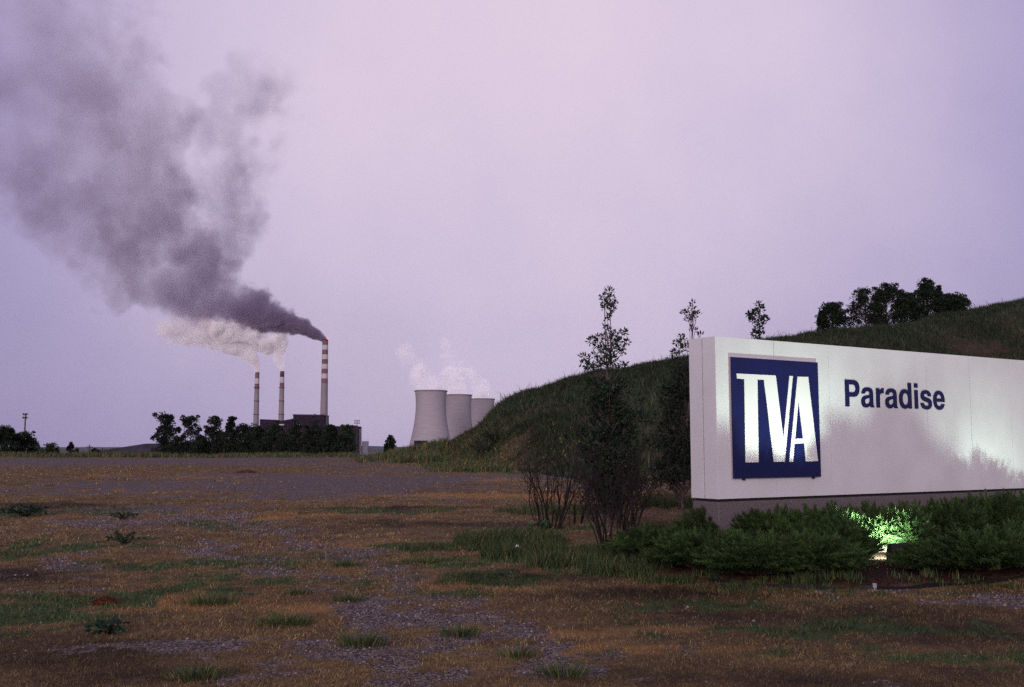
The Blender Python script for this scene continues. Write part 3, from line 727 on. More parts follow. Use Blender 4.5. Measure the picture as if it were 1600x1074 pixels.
# weeds on the crest where the gravel lot ends
def crest_cover():
    out = []
    for (pa, pb, ya, yb, n, hs) in [(-40, 260, 70, 92, 12000, .30), (230, 560, 70, 96, 14000, .28), (540, 700, 58, 90, 16000, .5), (640, 800, 46, 60, 6000, .3)]:
        A = rng.uniform((pa - 800) / F, (pb - 800) / F, n); Y = rng.uniform(ya, yb, n); X = A * Y
        k = fbm(X / 2.5, Y / 2.5, 44); ed_ = sstep((pa - 800) / F, (pa - 690) / F, A + .05 * (fbm(X / 4, Y / 4, 48) - .5)) if pa > 500 else A * 0 + 1
        kp = rng.uniform(0, 1, n) < (sstep(.3, .6, k) * .9 + .1) * ed_; X, Y, k, ed_ = X[kp], Y[kp], k[kp], ed_[kp]; n = len(X)
        col = np.where((rng.uniform(0, 1, n) < .3)[:, None], pick('dry', n) * .6, pick('green', n) * .8)
        out.append(blades(np.stack([X, Y, height(X, Y) - .03], 1), hs * (.4 + k) * (.35 + .65 * ed_) * rng.uniform(.5, 1.5, n), .05 * rng.uniform(.6, 1.3, n), rng.normal(0, .3, (n, 2)), col))
    return merge(out)
V, f, c_ = crest_cover()
tag(link('crest_weeds', npmesh('crest_weeds', V, f, attrs={'col': c_}), colmat('blade')), 'green weeds along the far crest of the gravel lot', 'weeds', kind='stuff')

# loose stones
def stones():
    n = 110000; X, Y = scatter(4.3, 24, n); g, gr, og = masks(X, Y); s_, t_ = bedco(X, Y)
    kp = (rng.uniform(0, 1, n) < g * .95 + .03) & ~inbed(X, Y); X, Y = X[kp], Y[kp]; n = len(X)
    r = (.0055 + .014 * rng.uniform(0, 1, n) ** 4) * np.clip(Y / 9, .7, 1.5)
    Z = height(X, Y) + r * .25; P = np.stack([X, Y, Z], 1)
    O = np.array([[1, 0, 0], [-1, 0, 0], [0, 1, 0], [0, -1, 0], [0, 0, 1], [0, 0, -1]], float)
    dv = O[None] * rng.uniform(.6, 1.4, (n, 6, 1)) * r[:, None, None]; dv[:, :, 2] *= .7
    ang = rng.uniform(0, 6.28, n); c_, s2 = np.cos(ang)[:, None], np.sin(ang)[:, None]
    dx = dv[:, :, 0] * c_ - dv[:, :, 1] * s2; dy = dv[:, :, 0] * s2 + dv[:, :, 1] * c_
    V = P[:, None, :] + np.stack([dx, dy, dv[:, :, 2]], -1)
    tri = np.array([[0, 2, 4], [2, 1, 4], [1, 3, 4], [3, 0, 4], [2, 0, 5], [1, 2, 5], [3, 1, 5], [0, 3, 5]])
    Fs = (np.arange(n)[:, None, None] * 6 + tri[None]).reshape(-1, 3)
    base = np.array([.18, .14, .14])[None] * rng.uniform(.25, 1.5, (n, 1)) ; base[rng.uniform(0, 1, n) < .03] = [.24, .21, .24]
    return V.reshape(-1, 3), [Fs], np.repeat(base, 6, axis=0)
V, f, c_ = stones()
tag(link('gravel', npmesh('gravel', V, f, attrs={'col': c_}), colmat('blade')), 'loose grey purple gravel scattered over the lot', 'gravel', kind='stuff')

# distinct tufts of coarse green grass in the foreground
def tuft(px, py, r, h, n, label, dry=.12):
    g = ground_px(px, py); th = rng.uniform(0, 6.28, n); rr = rng.uniform(0, 1, n) ** .7 * r * .5
    X = np.cos(th) * rr * 1.5; Y = np.sin(th) * rr
    ln = np.stack([np.cos(th), np.sin(th)], 1) * (.35 + .7 * rr / (r * .5))[:, None] + rng.normal(0, .25, (n, 2))
    col = np.where((rng.uniform(0, 1, n) < dry)[:, None], pick('dry', n), pick('green', n) * .9)
    V, f, c_ = blades(np.stack([X, Y, np.zeros(n) - .005], 1), h * rng.uniform(.5, 1.15, n), .0055 * rng.uniform(.8, 1.5, n), ln, col)
    o_ = link('grass_tuft', npmesh('grass_tuft', V, f, attrs={'col': c_}), colmat('blade')); o_.location = (g[0], g[1], g[2])
    tag(o_, label, 'grass tuft', 'coarse grass tufts in the foreground')
for a in [(565, 1010, .26, .15, 330, 'dark spiky tuft left of centre near the bottom of the picture'),
          (720, 995, .24, .13, 260, 'spiky tuft with dry tips, bottom centre of the picture'),
          (445, 978, .34, .14, 420, 'wide green tuft left of centre, widest in the foreground'),
          (545, 940, .22, .11, 220, 'small green tuft among brown grass, left of centre'),
          (465, 930, .20, .10, 200, 'small tuft on the gravel track, left of the other small one'),
          (810, 1028, .22, .12, 220, 'dry tipped tuft at the bottom just right of centre', .35),
          (880, 1058, .24, .13, 260, 'tuft cut by the bottom edge, right of centre'),
          (545, 885, .3, .12, 260, 'tuft beyond the gravel track in the middle of the field'),
          (330, 945, .4, .15, 420, 'long green tuft left of the gravel track'),
          (660, 880, .4, .12, 300, 'tuft in the middle of the field nearest the green grass'),
          (310, 1062, .3, .12, 300, 'dark tuft at the bottom edge on the left')]:
    tuft(*a)

# ------------------------------------------------------------------ woody plants
def clustertree(name, label, cat, base, stemtop, clusters, leaf, nleaf, m, mw, group=None, stem_r=.02, spread=1.0, limb_r=.35, parts=('trunk', 'crown'), seed=1, stems=None, lw=.5, updir=.5):
    """clusters: world points with radius; each hangs on a limb from the stem"""
    g = np.random.default_rng(seed); base = Vector(base); top = Vector(stemtop)
    t = empty(name, base); tag(t, label, cat, group)
    tr = MB(); hgt = top.z - base.z
    def stem_at(z):
        k = max(0, min(1, (z - base.z) / hgt)); return base.lerp(top, k) + Vector((math.sin(k * 5 + seed) * .02 * hgt, 0, 0)) * k * (1 - k) * 2
    pts = [stem_at(base.z + hgt * k / 8) - base for k in range(9)]; pts[0].z -= .15 * min(1, hgt * .3)
    tr.tube(pts, [stem_r * (1 - .85 * k / 8) for k in range(9)], n=7)
    for a, b2 in (stems or []): tr.tube([Vector(a) - base, (Vector(a) + Vector(b2)) / 2 - base, Vector(b2) - base], [stem_r * .5, stem_r * .35, stem_r * .2], n=5)
    Cs = []; Ds = []; Ts = []; rmax = max(c[1] for c in clusters) if len(clusters) > 150 or cat in ('bush',) else 0
    for (p, r_) in clusters:
        p = Vector(p); dxy = math.hypot(p.x - base.x, p.y - base.y)
        z_at = max(base.z + .1 * hgt, p.z - dxy * .8 - r_ * .3); s_ = stem_at(z_at)
        md = s_.lerp(p, .55) + Vector((0, 0, -.04 * hgt * .3))
        tr.tube([s_ - base, md - base, p - base], [stem_r * limb_r, stem_r * limb_r * .6, stem_r * .12], n=4, cap=False)
        n = max(8, int(nleaf * min(1, (r_ / (rmax * .6)) ** 1.5))) if rmax else nleaf; v = g.normal(size=(n, 3)); v /= np.linalg.norm(v, axis=1, keepdims=True)
        rr = (g.uniform(0, 1, n) ** .45)[:, None] * r_ * spread
        c_ = np.array(p - base)[None] + v * rr * np.array([1, 1, .8]); Cs.append(c_); Ds.append(v + np.array([0, 0, updir]) + g.normal(0, .4, (n, 3)))
        Ts.append(np.clip(g.uniform(0, .6) + g.uniform(-.2, .4, n), 0, 1))
    C = np.concatenate(Cs); D = np.concatenate(Ds); T = np.concatenate(Ts); n = len(C)
    V, fs, T = leaves(C, D, leaf * g.uniform(.7, 1.3, n), leaf * lw * g.uniform(.8, 1.2, n), T)
    tr.build(parts[0], mw, t)
    link(parts[1], npmesh(parts[1], V, [fs], attrs={'tint': T}), m, t)
    return t
m_leafD = leafmat('leaf_dark', (.006, .011, .007), (.026, .042, .020), .15)
m_leafS = leafmat('leaf_sapling', (.010, .020, .012), (.040, .062, .032), .2)
m_leafP = leafmat('leaf_pine', (.007, .012, .009), (.024, .034, .022), .05)
m_leafG = leafmat('leaf_green', (.016, .026, .012), (.05, .07, .03), .15)
m_twig = mat('twig', (.018, .012, .013), noise=.4, nscale=30)
m_twig_pale = mat('twig_pale', (.10, .065, .07), noise=.4, nscale=30)

# tall sapling by the bare shrubs
gb = ground_px(955, 850); YS = gb[1]
cl = [(952,455,7),(942,464,6),(953.5,467,7),(946,473,7),(960,476.5,5),(945,481,6),(955,481,6),(951,491.5,4),(948.5,499,4),(945.5,512,4),
      (952,520,8),(975,520,6),(960,527,8),(936,528,6),(924.6,533,7),(978.6,535,6),(967,533,6),(953.5,536,10),(933,539,7),(940,545,8),(961,545,8),(970,543,5),(972,551,5),
      (945,553,9),(953.5,556,9),(927,556,6),(958,563,8),(911,559,6),(913,567,7),(922,572,6),(936,566,9),(945,567,9),(921,579,6),(932,574,7),(953,572,8),(973,571,6)]
g0_ = np.random.default_rng(5)
for k in range(330):
    y_ = 596 + 194 * g0_.uniform(0, 1) ** .8; w_ = 20 + 26 * math.sin((y_ - 580) / 190 * math.pi); cl.append((952 + g0_.normal(0, .5) * w_ * 1.1, y_, g0_.uniform(6, 12)))
cl3 = [(at(x, y, YS + g0_.normal(0, .18)), r_ * (1.0 if y < 600 else 1.1) / F * YS) for x, y, r_ in cl]
clustertree('sapling', 'tall thin leafy sapling with a bare double leader, left of the sign', 'sapling', gb, at(952, 456, YS), cl3, .064, 48, m_leafS, m_twig_pale,
            stem_r=.028, seed=3, stems=[(at(949, 600, YS), at(944, 468, YS))], lw=.45)
# dark young tree behind the left end of the sign
YB = 20.0; g0_ = np.random.default_rng(6); gb2 = Vector((at(1064, 700, YB).x, YB, H(at(1064, 700, YB).x, YB)))
cl = [(1082,474,3),(1080,481,4),(1078,490,7),(1070,490,4),(1067,487,3),(1089,492,6),(1084,498,6),(1076,500,5),(1086,516,3),(1078,512,3),
      (1064,526,5),(1058,536,5),(1068,534,6),(1062,546,7),(1072,544,7),(1055,552,6),(1095,524,4)]
for k in range(190):
    y_ = 556 + 204 * g0_.uniform(0, 1) ** .75; cl.append((1062 + g0_.normal(0, .5) * (10 + (y_ - 552) * .18), y_, g0_.uniform(7, 13)))
cl3 = [(at(x, y, YB + g0_.normal(0, .35)), r_ / F * YB) for x, y, r_ in cl]
clustertree('young_tree', 'dark leafy young tree with a thin leader, directly behind the left end of the sign', 'tree', gb2, at(1082, 466, YB), cl3, .072, 42, m_leafD, m_twig_pale, stem_r=.03, seed=4, lw=.45)
# sapling whose top shows over the sign
x_ = at(1183, 600, YB); gb3 = Vector((x_.x, YB, H(x_.x, YB)))
cl = [(1185,477,6),(1189,483,5),(1171,491,4),(1180,488,5),(1176,494,5),(1195,499,5),(1190,495,5),(1176,501,4),(1188,506,6),(1184,514,6),(1181.5,523,6),(1187,521,5),(1183,535,7),(1180,550,8)]
cl3 = [(at(x, y, YB + .1 * math.sin(x * y)), r_ / F * YB) for x, y, r_ in cl]
clustertree('sapling', 'slender sapling top showing over the sign above the logo', 'sapling', gb3, at(1186, 474, YB), cl3, .075, 32, m_leafD, m_twig_pale, stem_r=.025, seed=8, lw=.45)

# bare shrubs
def bare_shrub(px, py, top_y, halfw, n, label, seed, leafy=0, lean=0, ylist=None):
    g = np.random.default_rng(seed); b0 = Vector(ground_px(px, py)); Y = b0.y
    t = empty('bare_shrub', b0); tag(t, label, 'shrub', 'leafless shrubs left of the sign')
    mb = MB(); hh = at(px, top_y, Y).z - b0.z; ww = halfw / F * Y
    def twig(p, d, ln, r_, lev):
        pts = [p]; dd = d.copy(); nseg = 5 if lev < 2 else 3
        for k in range(nseg):
            dd = (dd + Vector(g.normal(0, .13, 3)) + Vector((0, 0, .05))).normalized(); pts.append(pts[-1] + dd * ln / nseg)
        mb.tube(pts, [max(r_ * (1 - .7 * k / nseg), .0026) for k in range(nseg + 1)], n=4 if lev else 5, cap=False)
        if lev < 3:
            for k in range(int(g.integers(3, 6) if lev < 1 else g.integers(1, 4))):
                u = g.uniform(.3, .97); i = min(int(u * nseg), nseg - 1); q_ = pts[i].lerp(pts[i+1], u * nseg - i)
                sd_ = Vector(g.normal(0, 1, 3)); sd_ = (sd_ - dd * sd_.dot(dd)).normalized()
                twig(q_, (dd * .8 + sd_ * g.uniform(.35, .75) + Vector((0, 0, .1))).normalized(), ln * g.uniform(.22, .45), r_ * .42, lev + 1)
    for k in range(n):
        a = g.uniform(0, 6.28); o2 = g.uniform(0, 1) ** .6
        d = Vector((math.cos(a) * o2 * ww / hh * 1.0 + lean, math.sin(a) * o2 * ww / hh, 1)).normalized()
        twig(Vector((math.cos(a) * .22 * ww * 1.3, math.sin(a) * .14, -.03)), d, hh * g.uniform(.6, 1.08), g.uniform(.010, .017), 0)
    mb.build('branches', m_twig, t)
    return t
bare_shrub(858, 826, 690, 56, 24, 'leafless twiggy shrub standing alone in the green grass, leftmost of the shrubs', 21)
bare_shrub(962, 868, 690, 66, 36, 'denser leafless shrub round the foot of the tall sapling', 22, lean=.0)
bare_shrub(900, 818, 740, 35, 6, 'small leafless shrub between the two larger bare shrubs', 23)
# dark leafy shrub behind it
g0_ = np.random.default_rng(9); b0 = Vector(ground_px(958, 812)); cl3 = []
for k in range(170):
    a = g0_.uniform(0, 6.28); r_ = g0_.uniform(0, 1) ** .5; zz = g0_.uniform(.15, 1.9)
    wz = .72 * math.sin(min(1, zz / 1.9) * 2.7 + .35)
    cl3.append((b0 + Vector((math.cos(a) * r_ * wz - .05, math.sin(a) * r_ * wz * .8, zz)), g0_.uniform(.10, .18)))
clustertree('leafy_shrub', 'dark narrow leaved shrub behind the bare twigs left of the sign', 'shrub', b0, b0 + Vector((.05, 0, 1.9)), cl3, .085, 34, m_leafD, m_twig, stem_r=.03, seed=12, lw=.22)

# broad leaf weeds
def weed(px, py, r, h, n, leaf, label, m=None, seed=0, name='leafy_weed'):
    g = np.random.default_rng(seed); b0 = Vector(ground_px(px, py)); t = empty(name, b0); tag(t, label, 'weed', 'broad leaved weeds')
    st = MB(); Cs = []; Ds = []; Ts = []
    for k in range(n):
        a = g.uniform(0, 6.28); rr = g.uniform(.2, 1) * r; hh = h * g.uniform(.3, 1) * (1 - .4 * rr / r)
        p = Vector((math.cos(a) * rr, math.sin(a) * rr, hh)); st.tube([(0, 0, -.01), (p.x * .5, p.y * .5, p.z * .8), p], [.004, .003, .0015], n=4, cap=False)
        for q_ in range(3):
            Cs.append(p); Ds.append((math.cos(a) + g.normal(0, .7), math.sin(a) + g.normal(0, .7), g.normal(.1, .3))); Ts.append(g.uniform(0, 1))
    C = np.array(Cs); V, fs, T = leaves(C, np.array(Ds), leaf * g.uniform(.7, 1.3, len(C)), leaf * .6, np.array(Ts))
    st.build('stems', m_leafG, t); link('foliage', npmesh('foliage', V, [fs], attrs={'tint': T}), m or m_leafG, t)
m_weed = leafmat('leaf_weed', (.010, .028, .018), (.030, .07, .040), .2)
weed(172, 992, .17, .16, 34, .065, 'dark broad leaved weed below the brown heap in the left foreground', m_weed, 1)
weed(40, 808, .45, .32, 90, .08, 'round leafy weed at the left edge of the field', m_weed, 2)
weed(843, 838, .22, .34, 26, .09, 'pale green leafy weed at the foot of the leftmost bare shrub', leafmat('leaf_weed2', (.02, .05, .02), (.06, .11, .045)), 3)
weed(190, 812, .3, .2, 40, .06, 'low green weed on the gravel track in the left middle distance', m_weed, 4)
weed(195, 850, .3, .22, 46, .06, 'bushy low weed beside the gravel track on the left', m_weed, 5)
weed(870, 815, .2, .36, 30, .06, 'yellowish weed between the bare shrubs', leafmat('leaf_weed3', (.05, .05, .015), (.11, .10, .03)), 6)

# brown heap of dead leaves, left foreground, and a far one
def heap(px, py, r, h, label, n=700, seed=0):
    g = np.random.default_rng(seed); b0 = Vector(ground_px(px, py)); v = g.uniform(-1, 1, (n * 3, 2)); v = v[np.hypot(v[:, 0], v[:, 1]) < 1][:n]; n = len(v)
    z = h * np.clip(1 - np.hypot(v[:, 0], v[:, 1]) ** 1.8, 0, 1) * g.uniform(.5, 1, n)
    C = np.stack([v[:, 0] * r, v[:, 1] * r * .7, z], 1); D = g.normal(size=(n, 3)); D[:, 2] *= .35
    V, fs, T = leaves(C, D, r * .18 * g.uniform(.6, 1.3, n), r * .07, g.uniform(0, 1, n))
    o_ = link('leaf_heap', npmesh('leaf_heap', V, [fs], attrs={'tint': T}), leafmat('dead_leaf', (.05, .014, .009), (.21, .062, .03))); o_.location = b0
    tag(o_, label, 'leaf heap')
heap(164, 944, .16, .09, 'rusty brown heap of dead leaves in the left foreground', 900, 3)
heap(385, 739, .45, .14, 'small rusty clump lying far out on the gravel lot', 300, 4)
lit = Vector(ground_px(808, 871)); lb = MB(); lb.add([(-.03, 0, .02), (.0, -.02, .035), (.035, 0, .015), (.02, .02, .05), (-.01, .03, .06)], [(0, 1, 4), (1, 2, 3, 4)])
lo_ = lb.build('paper_scrap', mat('paper', (.55, .55, .55))); lo_.location = (lit.x, lit.y, lit.z + .12); tag(lo_, 'crumpled white paper scrap caught in the green grass', 'litter')

# trees on the berm
def blobtree(name, label, cat, px, top_y, base_y, halfw, Y, leaf, nl, m, ncl=40, seed=0, group=None, shape='round', tw=.05, crownlow=.25):
    g = np.random.default_rng(seed + 50); x = at(px, base_y, Y).x; zb_ = H(x, Y); zt_ = at(px, top_y, Y).z; w = halfw / F * Y
    hh = zt_ - zb_; cl3 = []
    for k in range(ncl):
        u = g.uniform(0, 1) ** .8; z = zb_ + hh * (crownlow + (1 - crownlow) * u) - w * .12
        if shape == 'round': wz = w * (max(0.0, 1 - (2 * (u - .42)) ** 2 * .72)) ** .5
        elif shape == 'cone': wz = w * (1.08 - .95 * u)
        else: wz = w * (.62 + .38 * abs(math.sin(u * 9 + seed))) * (1.0 - .6 * u ** 2)       # layered pine
        a = g.uniform(0, 6.28); r_ = g.uniform(.1, 1) ** .5 * wz
        if shape == 'pine': z = zb_ + hh * (crownlow + (1 - crownlow) * u) - w * .15
        cl3.append((Vector((x + math.cos(a) * r_, Y + math.sin(a) * r_, z)), w * g.uniform(.16, .38)))
    for k in range(ncl // 2):      # ragged shoots sticking out of the crown
        u = g.uniform(.15, 1.0); wz = w * max(.3, 1 - (2 * (u - .42)) ** 2 * .6) ** .5 * g.uniform(.85, 1.28) if shape != 'cone' else w * (1.15 - .95 * u) * g.uniform(.8, 1.3)
        if shape == 'pine': wz = w * g.uniform(.8, 1.2) * (1.08 - .5 * u ** 2)
        a = g.uniform(0, 6.28); cl3.append((Vector((x + math.cos(a) * wz, Y + math.sin(a) * wz, zb_ + hh * (crownlow + (1 - crownlow) * u) + g.normal(0, .04) * hh)), w * g.uniform(.07, .15)))
    for k in range(0 if shape == 'pine' else 6):      # upright leaders along the top
        lx = g.uniform(-.75, .75); lt = zb_ + hh * (1.0 - .45 * lx * lx - g.uniform(0, .14)); ly = g.uniform(-.4, .4)
        for q in range(5): cl3.append((Vector((x + (lx + g.normal(0, .03)) * w, Y + ly * w, lt - w * .17 * q)), w * (.05 + .035 * q)))
    cl3.append((Vector((x, Y, zt_ - w * .12)), w * .14)); cl3.append((Vector((x + w * .2, Y, zt_ - w * .2)), w * .12))
    return clustertree(name, label, cat, (x, Y, zb_), (x, Y, zt_ - w * .1), cl3, leaf, nl, m, m_wood, group, stem_r=tw * hh * .35, seed=seed, limb_r=.3, lw=.6)
GB = 'trees on top of the berm'
YH = 84
blobtree('berm_tree', 'small dark tree on the berm, leftmost of the trees above the sign', 'tree', 1301, 474, 520, 20, YH, .17, 60, m_leafD, 80, 1, GB)
blobtree('berm_tree', 'small shoot of a tree beside the leftmost tree on the berm', 'tree', 1283, 487, 518, 5, YH, .16, 40, m_leafD, 12, 2, GB)
blobtree('berm_tree', 'large dark tree on the berm with a notched crown, above the lettering', 'tree', 1354, 452, 516, 27, YH, .14, 60, m_leafD, 75, 3, GB, crownlow=.05)
blobtree('berm_tree', 'tallest dark tree on the berm, just right of the notched one', 'tree', 1386, 443, 512, 26, YH, .14, 60, m_leafD, 75, 4, GB, crownlow=.05)
blobtree('berm_tree', 'bushy tree in the middle of the berm group with a pale ragged left side', 'tree', 1418, 458, 506, 22, YH, .18, 60, m_leafD, 80, 5, GB, crownlow=.05)
blobtree('berm_tree', 'broad tree with a pointed top in the right half of the berm group', 'tree', 1450, 438, 502, 30, YH, .14, 60, m_leafD, 75, 6, GB, shape='cone', crownlow=.05)
blobtree('berm_tree', 'low spreading tree at the right end of the berm group', 'tree', 1488, 462, 494, 25, YH, .17, 60, m_leafD, 80, 7, GB, crownlow=.2)

# line of pines and broadleaf trees before the power station
GP = 'trees in front of the power station'
ROW = [(257, 648, 24, 'pine', 'pine with layered branches at the left end of the row'), (298, 651, 20, 'pine', 'second pine from the left in the row before the power station'),
       (334, 651, 18, 'pine', 'third pine from the left, round topped'), (361, 652, 9, 'pine', 'spindly thin pine top left of the left chimney'),
       (378, 662, 20, 'round', 'low dark tree just left of the left chimney'), (402, 667, 17, 'round', 'dark tree at the foot of the left chimney'),
       (429, 661, 20, 'round', 'wide dark tree at the foot of the middle chimney'), (461, 661, 15, 'round', 'greener narrow tree in front of the tall building'),
       (490, 659, 21, 'round', 'largest round tree in front of the tall building'), (517, 661, 14, 'round', 'dark tree at the foot of the striped tall chimney'),
       (542, 661, 15, 'green', 'paler green tree at the right end of the row')]
for i, (px, ty, hw, sh, lb_) in enumerate(ROW):
    blobtree('pine_tree' if sh == 'pine' else 'broadleaf_tree', lb_, 'tree', px, ty + (4 if i > 5 else 0), 704, hw * (1.02 if sh == 'pine' else .98), 150 + (i * 37 % 19), .30, 60, m_leafG if sh == 'green' else (m_leafP if sh == 'pine' else m_leafD),
             70 if sh == 'pine' else 80, i + 20, GP, 'pine' if sh == 'pine' else 'round', crownlow=.12 if sh == 'pine' else .0)
for i, (px, ty, hw) in enumerate([(350, 676, 22), (385, 680, 20), (415, 684, 20), (445, 680, 20), (475, 680, 22), (508, 680, 20), (535, 680, 16), (315, 682, 18), (275, 684, 18)]):
    o_ = blobtree('undergrowth_bush', 'dark bush filling the foot of the tree row', 'bush', px, ty, 704, hw, 143 + i % 3, .3, 45, m_leafD, 45, i + 60, 'bushes at the foot of the tree row', crownlow=0)
blobtree('round_bush', 'small round dark tree between the power station and the cooling towers', 'tree', 609, 681, 700, 10, 120, .22, 50, m_leafD, 30, 80, crownlow=.1)
GLB = 'bushes at the left edge'
blobtree('leafy_bush', 'dark leafy tree cut by the left edge of the picture', 'tree', 3, 668, 712, 24, 92, .2, 60, m_leafD, 50, 81, GLB, crownlow=.02)
blobtree('leafy_bush', 'open leafy bush below the left lamp mast', 'bush', 38, 677, 712, 20, 94, .2, 50, m_leafD, 45, 82, GLB, crownlow=.05)
blobtree('leafy_bush', 'low rounded bush right of the lamp mast on the left', 'bush', 77, 695, 711, 17, 90, .16, 40, m_leafG, 30, 83, GLB, crownlow=.0)
blobtree('small_spruce', 'tiny pointed young tree on the left skyline', 'tree', 110, 692, 712, 5, 88, .12, 30, m_leafD, 16, 84, crownlow=.0, shape='cone')
blobtree('leafy_bush', 'small bush on the skyline midway between the left bush and the pines', 'bush', 148, 702, 712, 7, 88, .12, 30, m_leafD, 16, 85, GLB, crownlow=.0)
blobtree('leafy_bush', 'tiny thin bush on the skyline right of the pointed young tree', 'bush', 120, 702, 712, 4, 88, .12, 24, m_leafG, 10, 86, GLB, crownlow=.0)
# weeds sticking out at the berm's left tip
def spray(px, py, Y, label, seed):
    g = np.random.default_rng(seed); p = at(px, py, Y); x = p.x; b0 = Vector((x, Y, H(x, Y))); t = empty('tall_weed', b0); tag(t, label, 'weed', 'tall weeds at the tip of the berm')
    st = MB(); Cs = []; Ds = []
    for k in range(16):
        a = g.uniform(0, 6.28); q_ = Vector((math.cos(a) * .7 - .35, math.sin(a) * .5, g.uniform(.5, 1.2))); st.tube([(0, 0, 0), q_ * .6 + Vector((0, 0, .15)), q_], [.02, .014, .006], n=4, cap=False)
        for j in range(14):
            u = g.uniform(.3, 1); Cs.append(q_ * u); Ds.append(q_.normalized() + Vector(g.normal(0, .6, 3)))
    C = np.array([tuple(c) for c in Cs]); D = np.array([tuple(c) for c in Ds])
    V, fs, T = leaves(C, D, .22, .045, g.uniform(0, 1, len(C)))
    st.build('stems', m_twig, t); link('foliage', npmesh('foliage', V, [fs], attrs={'tint': T}), m_leafD, t)
spray(778, 640, 58, 'tall drooping weed at the left tip of the berm against the third cooling tower', 1)
spray(762, 655, 57, 'lower drooping weed at the left tip of the berm', 2)

# dark embankment behind the lot, left of the pines
a_ = at(158, 707, 260); b_p = at(236, 693.5, 260); c_p = at(420, 690, 260)
em = MB(); em.add([(a_.x, 252, a_.z), (b_p.x, 256, b_p.z), (c_p.x, 258, c_p.z), (c_p.x, 330, c_p.z - .3), (b_p.x, 330, b_p.z - .3), (a_.x, 330, a_.z - .3),
                   (a_.x - 3, 240, a_.z - 9), (b_p.x, 232, a_.z - 9), (c_p.x, 230, a_.z - 9), (a_.x - 30, 300, a_.z - 9)],
                  [(0, 1, 4, 5), (1, 2, 3, 4), (6, 7, 1, 0), (7, 8, 2, 1), (9, 6, 0, 5)])
tag(em.build('embankment', mat('embank', (.035, .028, .04), noise=.3, nscale=.3)), kind='structure')

# ------------------------------------------------------------------ masts
def mast(px, top_y, Y, heads, label, cols, rows, hs, pr, gap=1.35):
    p = at(px, top_y, Y); zg = H(p.x, Y); t = empty('light_mast', (p.x, Y, zg)); tag(t, label, 'light mast')
    mt_ = mat('mast_metal', (.07, .06, .07), rough=.6, metal=.3); hh = p.z - zg
    MB().tube([(0, 0, -1), (0, 0, hh)], [pr * 1.3, pr], n=8).build('pole', mt_, t)
    for r_ in range(rows): MB().box(-cols * hs * gap / 2, cols * hs * gap / 2, -.04, .04, hh - r_ * hs * 1.5 - .04, hh - r_ * hs * 1.5 + .04).build('crossbar', mt_, t)
    for r_ in range(rows):
        for c_ in range(cols):
            x = (c_ - (cols - 1) / 2) * hs * gap; z = hh - r_ * hs * 1.5
            MB().tube([(x, .1, z), (x, -.35 * hs, z - .1 * hs), (x, -.5 * hs, z - .14 * hs)], [hs * .15, hs * .42, hs * .5], n=10).build('lamp_head', mt_, t)
mast(40, 647, 150, 2, 'slender mast with two pairs of lamp heads at the left edge', 2, 2, .34, .10, 1.2)
mast(558, 657.5, 420, 6, 'floodlight mast with six lamps in two rows right of the power station', 3, 2, .62, .12)
# utility poles far left
for px, ty in ((140, 695), (160, 699)):
    p = at(px, ty, 320); zg = H(p.x, 320); t = empty('utility_pole', (p.x, 320, zg))
    tag(t, 'thin far utility pole with a crossarm, ' + ('left one of the two' if px == 140 else 'right one of the two'), 'pole', 'utility poles on the far left')
    MB().tube([(0, 0, -1), (0, 0, p.z - zg)], .16, n=6).build('pole', m_wood, t)
    MB().box(-1.0, 1.0, -.08, .08, p.z - zg - .8, p.z - zg - .6).build('crossarm', m_wood, t)

# ------------------------------------------------------------------ power station (about 2 km away)
ZG = -20.0; YP = 2000.0
PX = YP / F
conc = mat('chimney_concrete', (.24, .205, .22), noise=.10, nscale=.05, rough=.9)
m_red = mat('chimney_red', (.165, .085, .095), noise=.2, nscale=.1); m_band = mat('chimney_white', (.46, .42, .43), noise=.08, nscale=.1)
m_soot = mat('chimney_soot', (.045, .03, .045)); m_steel = mat('dark_steel', (.045, .035, .045), rough=.6)
def chimney(px, top_y, r_top, r_bot, bands, label, group, plats=()):
    p = at(px, top_y, YP); hh = p.z - ZG; t = empty('chimney', (p.x, YP, ZG)); tag(t, label, 'chimney', group)
    rad = lambda z: r_bot + (r_top - r_bot) * min(1, (z / hh)) ** .8
    zl = hh - sum(b_[0] for b_ in bands)
    MB().lathe([(rad(z), z) for z in np.linspace(0, zl, 14)], 32).build('shaft', conc, t, smooth=True)
    z = hh
    for i, (bh, mm) in enumerate(bands):
        MB().lathe([(rad(z), z), (rad(z - bh), z - bh)], 32).build('band', mm, t, smooth=True); z -= bh
    MB().lathe([(r_top * 1.06, hh - 1.5), (r_top * 1.06, hh + .6), (r_top * .8, hh + .6), (r_top * .8, hh - 12), (.01, hh - 12)], 32).build('rim', m_soot, t)
    for (z_, w_) in plats:
        rr = rad(z_); MB().lathe([(rr, z_), (rr + w_, z_), (rr + w_, z_ + 1.1), (rr + w_ - .2, z_ + 1.1), (rr + w_ - .2, z_ + .2), (rr, z_ + .2)], 32).build('walkway', m_steel, t)
    MB().box(rad(0) * .2, rad(0) * .2 + .8, -r_bot - .6, -r_top + 1.2, 0, .1).build('ladder_foot', m_steel, t)
    return t, hh
b = lambda k, m_: (k * PX, m_)
t3, h3 = chimney(508.3, 531, 5.6, 8.6, [b(8.5, m_red), b(7.5, m_band), b(7.5, m_red), b(7.5, m_band), b(7.5, m_red), b(7.5, m_band), b(7.5, m_red), b(7.5, m_band), b(7.5, m_red)],
        'tallest chimney with five dull red bands, rightmost of the three', 'chimneys of the power station')
lampm = mat('obstruction_light', (.8, .05, .05), emit=((1, .03, .05), 9))
MB().tube([(5.6, -2, h3 + .2), (5.6, -2, h3 + 2.6)], 1.3, n=8).build('warning_light', lampm, t3)
